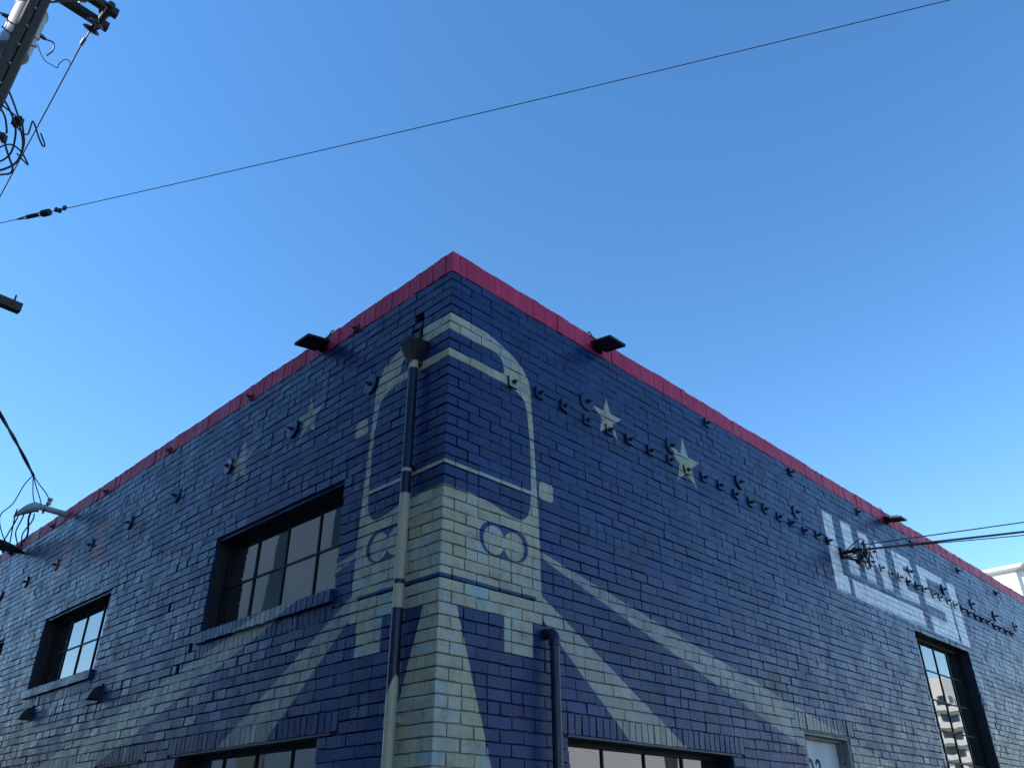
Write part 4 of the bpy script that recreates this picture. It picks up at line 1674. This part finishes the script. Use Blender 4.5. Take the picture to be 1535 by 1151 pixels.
def along(px):
    bi = min(range(len(gpts) - 1), key=lambda i: abs((lambda d: PW / 2 + F_PX * d.dot(RT) / d.dot(fw))(gpts[i] - CAM) - px) if (gpts[i] - CAM).dot(fw) > 0 else 1e9)
    # refine between neighbours
    bestq = None
    for i in (bi - 1, bi):
        if i < 0:
            continue
        for s in np.linspace(0, 1, 60):
            p = gpts[i].lerp(gpts[i + 1], s)
            d = p - CAM
            x = PW / 2 + F_PX * d.dot(RT) / d.dot(fw)
            if bestq is None or abs(x - px) < bestq[0]:
                bestq = (abs(x - px), p, (gpts[i + 1] - gpts[i]).normalized())
    return bestq[1], bestq[2]


root = empty('guy_insulator', along(60)[0])
p40, wd = along(48)
p68, _ = along(69)
for nm, a, b, r in (('sleeve', along(40)[0], along(57)[0], 0.022), ('insulator_body', along(62)[0], along(76)[0], 0.036)):
    mb = MB()
    q = [a.lerp(b, s) for s in (0, .1, .5, .9, 1)]
    mb.tube(q, [r * .6, r, r * 1.05, r, r * .6], M_CABLE, 12)
    keep(smooth_angle(mb.build(nm, None)), root)
for px in (84, 90, 96):
    mb = MB()
    p, wd = along(px)
    e = wd.cross(Vector((0, 0, 1))).normalized()
    k = Vector((0, 0, 1)) if px != 90 else Vector((0, 0, -1))
    mb.obox(p + k * 0.012, wd * 0.014, e * 0.014, Vector((0, 0, 0.022)), M_CABLE)
    keep(mb.build('wire_grip', None), root)
mb = MB()
for s in (-1, 1):
    a, b = along(24)[0], along(66)[0]
    m1 = along(42)[0] + Vector((0, 0, 0.025 * s))
    mb.tube([a, m1, b + Vector((0, 0, 0.025 * s))], 0.005, M_CABLE, 6)
keep(mb.build('wire_loop', None), root)
tag(root, 'black strain insulator with clamps strung in the span wire', 'insulator')

# service drop from the pole to the weatherhead
sd0 = on_pole(lac.z + 0.1) + ld * 0.12
mid = at_t(0, 620, 11.5)
mb = MB()
pts = catmull([sd0, sd0.lerp(mid, .5) + Vector((0, 0, -0.04)), mid, at_t(24, 662, (mid - CAM).length * .45 + (wtop - CAM).length * .55), wtop], 10)
for k in range(2):
    tw = [p + Vector((0.011 * math.cos(i * 0.45 + k * math.pi), 0.011 * math.sin(i * 0.45 + k * math.pi), 0.008 * math.sin(i * .45 + k * math.pi))) for i, p in enumerate(pts)]
    mb.tube(tw, 0.0145, M_CABLE, 6)
tag(smooth_angle(mb.build('service_drop')), 'thick twisted black service drop coming down to the weatherhead', 'cable')
mb = MB()
sl = at_t(-25, 826, (SPL - CAM).length * 1.0)
tag(span('telecom_cable', lac + ld * 0.15 - ln * 0.1, SPL + Vector((-0.30, 0, 0.06)), 0.12, 0.012, 'black cable from the utility pole down to the splice bundle'), 'black cable from the utility pole down to the splice bundle', 'cable')

# ---------- cable attachment on the right wall and its two spans
A0 = RW(82.6, 39.0)
root = empty('cable_bracket', A0)
mb = MB()
mb.obox(RW(82.5, 39.0, 0.012), Vector((0.05, 0, 0)), Vector((0, 0.012, 0)), Vector((0, 0, 0.06)), M_BLACK)
mb.tube([RW(82.5, 39.0, 0.0), RW(82.9, 39.1, 0.22)], 0.022, M_BLACK, 10)
keep(mb.build('wall_hook', None), root)
bells(RW(82.9, 39.1, 0.10), Vector((0.15, -1, 0.05)), root, 'insulator', 1, 0.05)
AE = RW(83.6, 39.15, 0.24)
for i in range(7):
    a = random.uniform(0, 6.28)
    r = random.uniform(0.07, 0.17)
    c_ = AE + Vector((random.uniform(-.05, .12), random.uniform(-.02, .06), random.uniform(-.12, .0)))
    pts = [AE + Vector((0.0, 0, 0))]
    for k in range(6):
        b = a + k * 0.9
        pts.append(c_ + Vector((math.cos(b) * r * .8, math.cos(b) * 0.03, math.sin(b) * r)))
    pts.append(RW(82.5 + random.uniform(-.4, .4), 38.8 + random.uniform(-.8, .6), 0.02))
    mb = MB()
    mb.tube(catmull(pts, 5), 0.0065, M_CABLE, 6)
    keep(smooth_angle(mb.build('cable_loop', None)), root)
mb = MB()
mb.tube([AE + Vector((0.0, -.02, -.02)), RW(84.6, 37.6, 0.10)], 0.022, M_CABLE, 8)
keep(mb.build('splice_sleeve', None), root)
tag(root, 'black cable bracket with tangled loops on the white lettering', 'cable bracket')
far_e = []
for (px, py, dz) in ((1535, 779, 0.02), (1535, 793, 0.0), (1535, 797, -0.03)):
    p = at_t(px, py, 12.0)
    s0 = AE + Vector((0, 0, 0.06 if dz > 0 else 0.0))
    d = (p - s0)
    far_e.append((s0, s0 + d * 7.8))
pole_xy = far_e[0][1]
for i, (a, b) in enumerate(far_e):
    lab = ['thin upper cable running from the wall bracket out across the road', 'thick lower cable running from the wall bracket out across the road',
           'slack lower cable lying just beneath the thick one'][i]
    b2 = Vector((pole_xy.x, pole_xy.y + 0.13, b.z))
    pts = sagged(a, b2, 0.06 + 0.03 * i, 50)
    mb = MB()
    mb.tube(pts, (0.007, 0.013, 0.006)[i], M_CABLE, 6)
    tag(smooth_angle(mb.build('wall_cable')), lab, 'cable')
far_pole(pole_xy, pole_xy.z + 0.8, 'wooden utility pole across the road carrying the wall cables')


# ================================================================== OTHER BUILDINGS
def rot_building(name, corner, d1, l1, d2, l2, height, wall_mat, label, floors=0, win=None, balcony=False, band=None, base=0.0):
    """box building: corner point, two horizontal directions with lengths; windows as recessed parts on both visible faces"""
    root = empty(name, Vector((corner.x, corner.y, 0)))
    d1, d2 = d1.normalized(), d2.normalized()
    c = Vector((corner.x, corner.y, 0)) + d1 * l1 / 2 + d2 * l2 / 2
    mb = MB()
    mb.obox(c + Vector((0, 0, height / 2)), d1 * l1 / 2, d2 * l2 / 2, Vector((0, 0, height / 2 + 0.1)), wall_mat)
    keep(mb.build('wall', None), root)
    mb = MB()
    mb.obox(c + Vector((0, 0, height + 0.12)), d1 * (l1 / 2 - .15), d2 * (l2 / 2 - .15), Vector((0, 0, 0.015)), M_ROOF)
    keep(mb.build('roof', None), root)
    if win:
        ww, wh_, pitch, z0, fl = win
        for (da, la, nn_) in ((d1, l1, d2), (d2, l2, d1)):
            out = -nn_
            cnt = int((la - 0.8) // pitch)
            for fl_i in range(floors):
                for k in range(cnt):
                    p = Vector((corner.x, corner.y, 0)) + da * ((k + 0.5) * la / cnt) + Vector((0, 0, z0 + fl_i * fl))
                    mb = MB()
                    mb.obox(p + out * 0.02, da * ww / 2, out * 0.03, Vector((0, 0, wh_ / 2)), M_GLASSF)
                    w = keep(mb.build('window', None), root)
                if balcony:
                    p = Vector((corner.x, corner.y, 0)) + da * la / 2 + Vector((0, 0, z0 - wh_ / 2 - 0.45 + fl_i * fl))
                    mb = MB()
                    mb.obox(p + out * 0.6, da * (la / 2 + 0.6), out * 0.62, Vector((0, 0, 0.5)), wall_mat)
                    keep(mb.build('balcony', None), root)
    tag(root, label, 'building')
    return root


# pale building beyond the end of the lettered wall
fc = CAM + ray(1527, 846) * 62
pal = empty('panelled_building', Vector((fc.x, fc.y, 0)))
dA, dB = Vector((0, 1, 0)), Vector((1, 0, 0))
hgt = fc.z
mb = MB()
bm = bmesh.new()
bmesh.ops.create_cube(bm, size=1)
cc = Vector((fc.x, fc.y, 0)) + dA * 11 + dB * 9
for v in bm.verts:
    v.co = cc + dA * v.co.x * 22 + dB * v.co.y * 18 + Vector((0, 0, (v.co.z + 0.5) * hgt))
bmesh.ops.bevel(bm, geom=bm.edges[:], offset=0.3, segments=3, affect='EDGES')
bm.verts.index_update()
mb.add([v.co.copy() for v in bm.verts], [[v.index for v in f.verts] for f in bm.faces], M_WHITEB)
bm.free()
keep(mb.build('wall', None), pal)
for z in np.arange(hgt - 1.35, 1.0, -1.6):
    mb = MB()
    mb.obox(Vector((fc.x, fc.y, z)) + dA * 11 - dB * 0.004, dA * 10.4, dB * 0.012, Vector((0, 0, 0.035)), M_GREYB)
    keep(mb.build('panel_joint', None), pal)
tag(pal, 'cream panelled building rising sunlit behind the far end of the red coping', 'building')

# buildings across the road and the side street: what the windows mirror, plus two added to block low sky
MIR = lambda d: Vector((d.x, -d.y, d.z))
gpl = 0.16


def mirror_R(px, py, dist):
    p = at_y(px, py, gpl)
    d = MIR((p - CAM).normalized())
    return p + d * dist


tw = mirror_R(1420, 1016, 190)
rot_building('apartment_tower', Vector((tw.x, tw.y, 0)), Vector((1, 0, 0)), 13, Vector((0, -1, 0)), 13, tw.z, M_WHITEB,
             'white apartment tower with stacked balconies mirrored in the tall steel window', 9, (2.2, 1.7, 3.2, tw.z - 30.0, 3.2), True)
rot_building('warehouse', Vector((6.0, -24.0, 0)), Vector((1, 0, 0)), 42, Vector((0, -1, 0)), 14, 7.6, M_PALEB,
             'white rendered warehouse across the road facing the lettered wall', 1, (1.6, 1.4, 4.2, 2.4, 3.0))
rot_building('office_block', Vector((42, -62, 0)), Vector((1, 0, 0)), 30, Vector((0, -1, 0)), 16, 15.5, M_CREAMB,
             'cream office block with rows of windows behind the white warehouse', 4, (1.3, 1.5, 2.6, 3.0, 3.3))
rot_building('side_street_building', Vector((-15.0, -12.0, 0)), Vector((0, 1, 0)), 50, Vector((-1, 0, 0)), 14, 21.0, M_BLUEG,
             'plain pale grey building facing the windowed wall across the side street', 1, (1.3, 15.0, 5.2, 9.5, 4.1))
rot_building('sky_blocking_row', Vector((-15.0, 41.0, 0)), Vector((0, 1, 0)), 44, Vector((-1, 0, 0)), 12, 8.0, M_BRICKD,  # unseen row added to keep pale low sky out of the wall's reflections
             'unseen dark low row building added to block low sky farther along the side street', 2, (1.2, 1.5, 4.4, 2.2, 3.2))
rot_building('sky_blocking_building', Vector((50.0, -23.0, 0)), Vector((1, 0, 0)), 46, Vector((0, -1, 0)), 12, 5.5, M_BRICKD,  # added out of view to hide the low horizon from the lettered wall
             'unseen dark low building added to block low sky beyond the white warehouse', 1, (1.6, 1.4, 4.6, 2.4, 3.0))
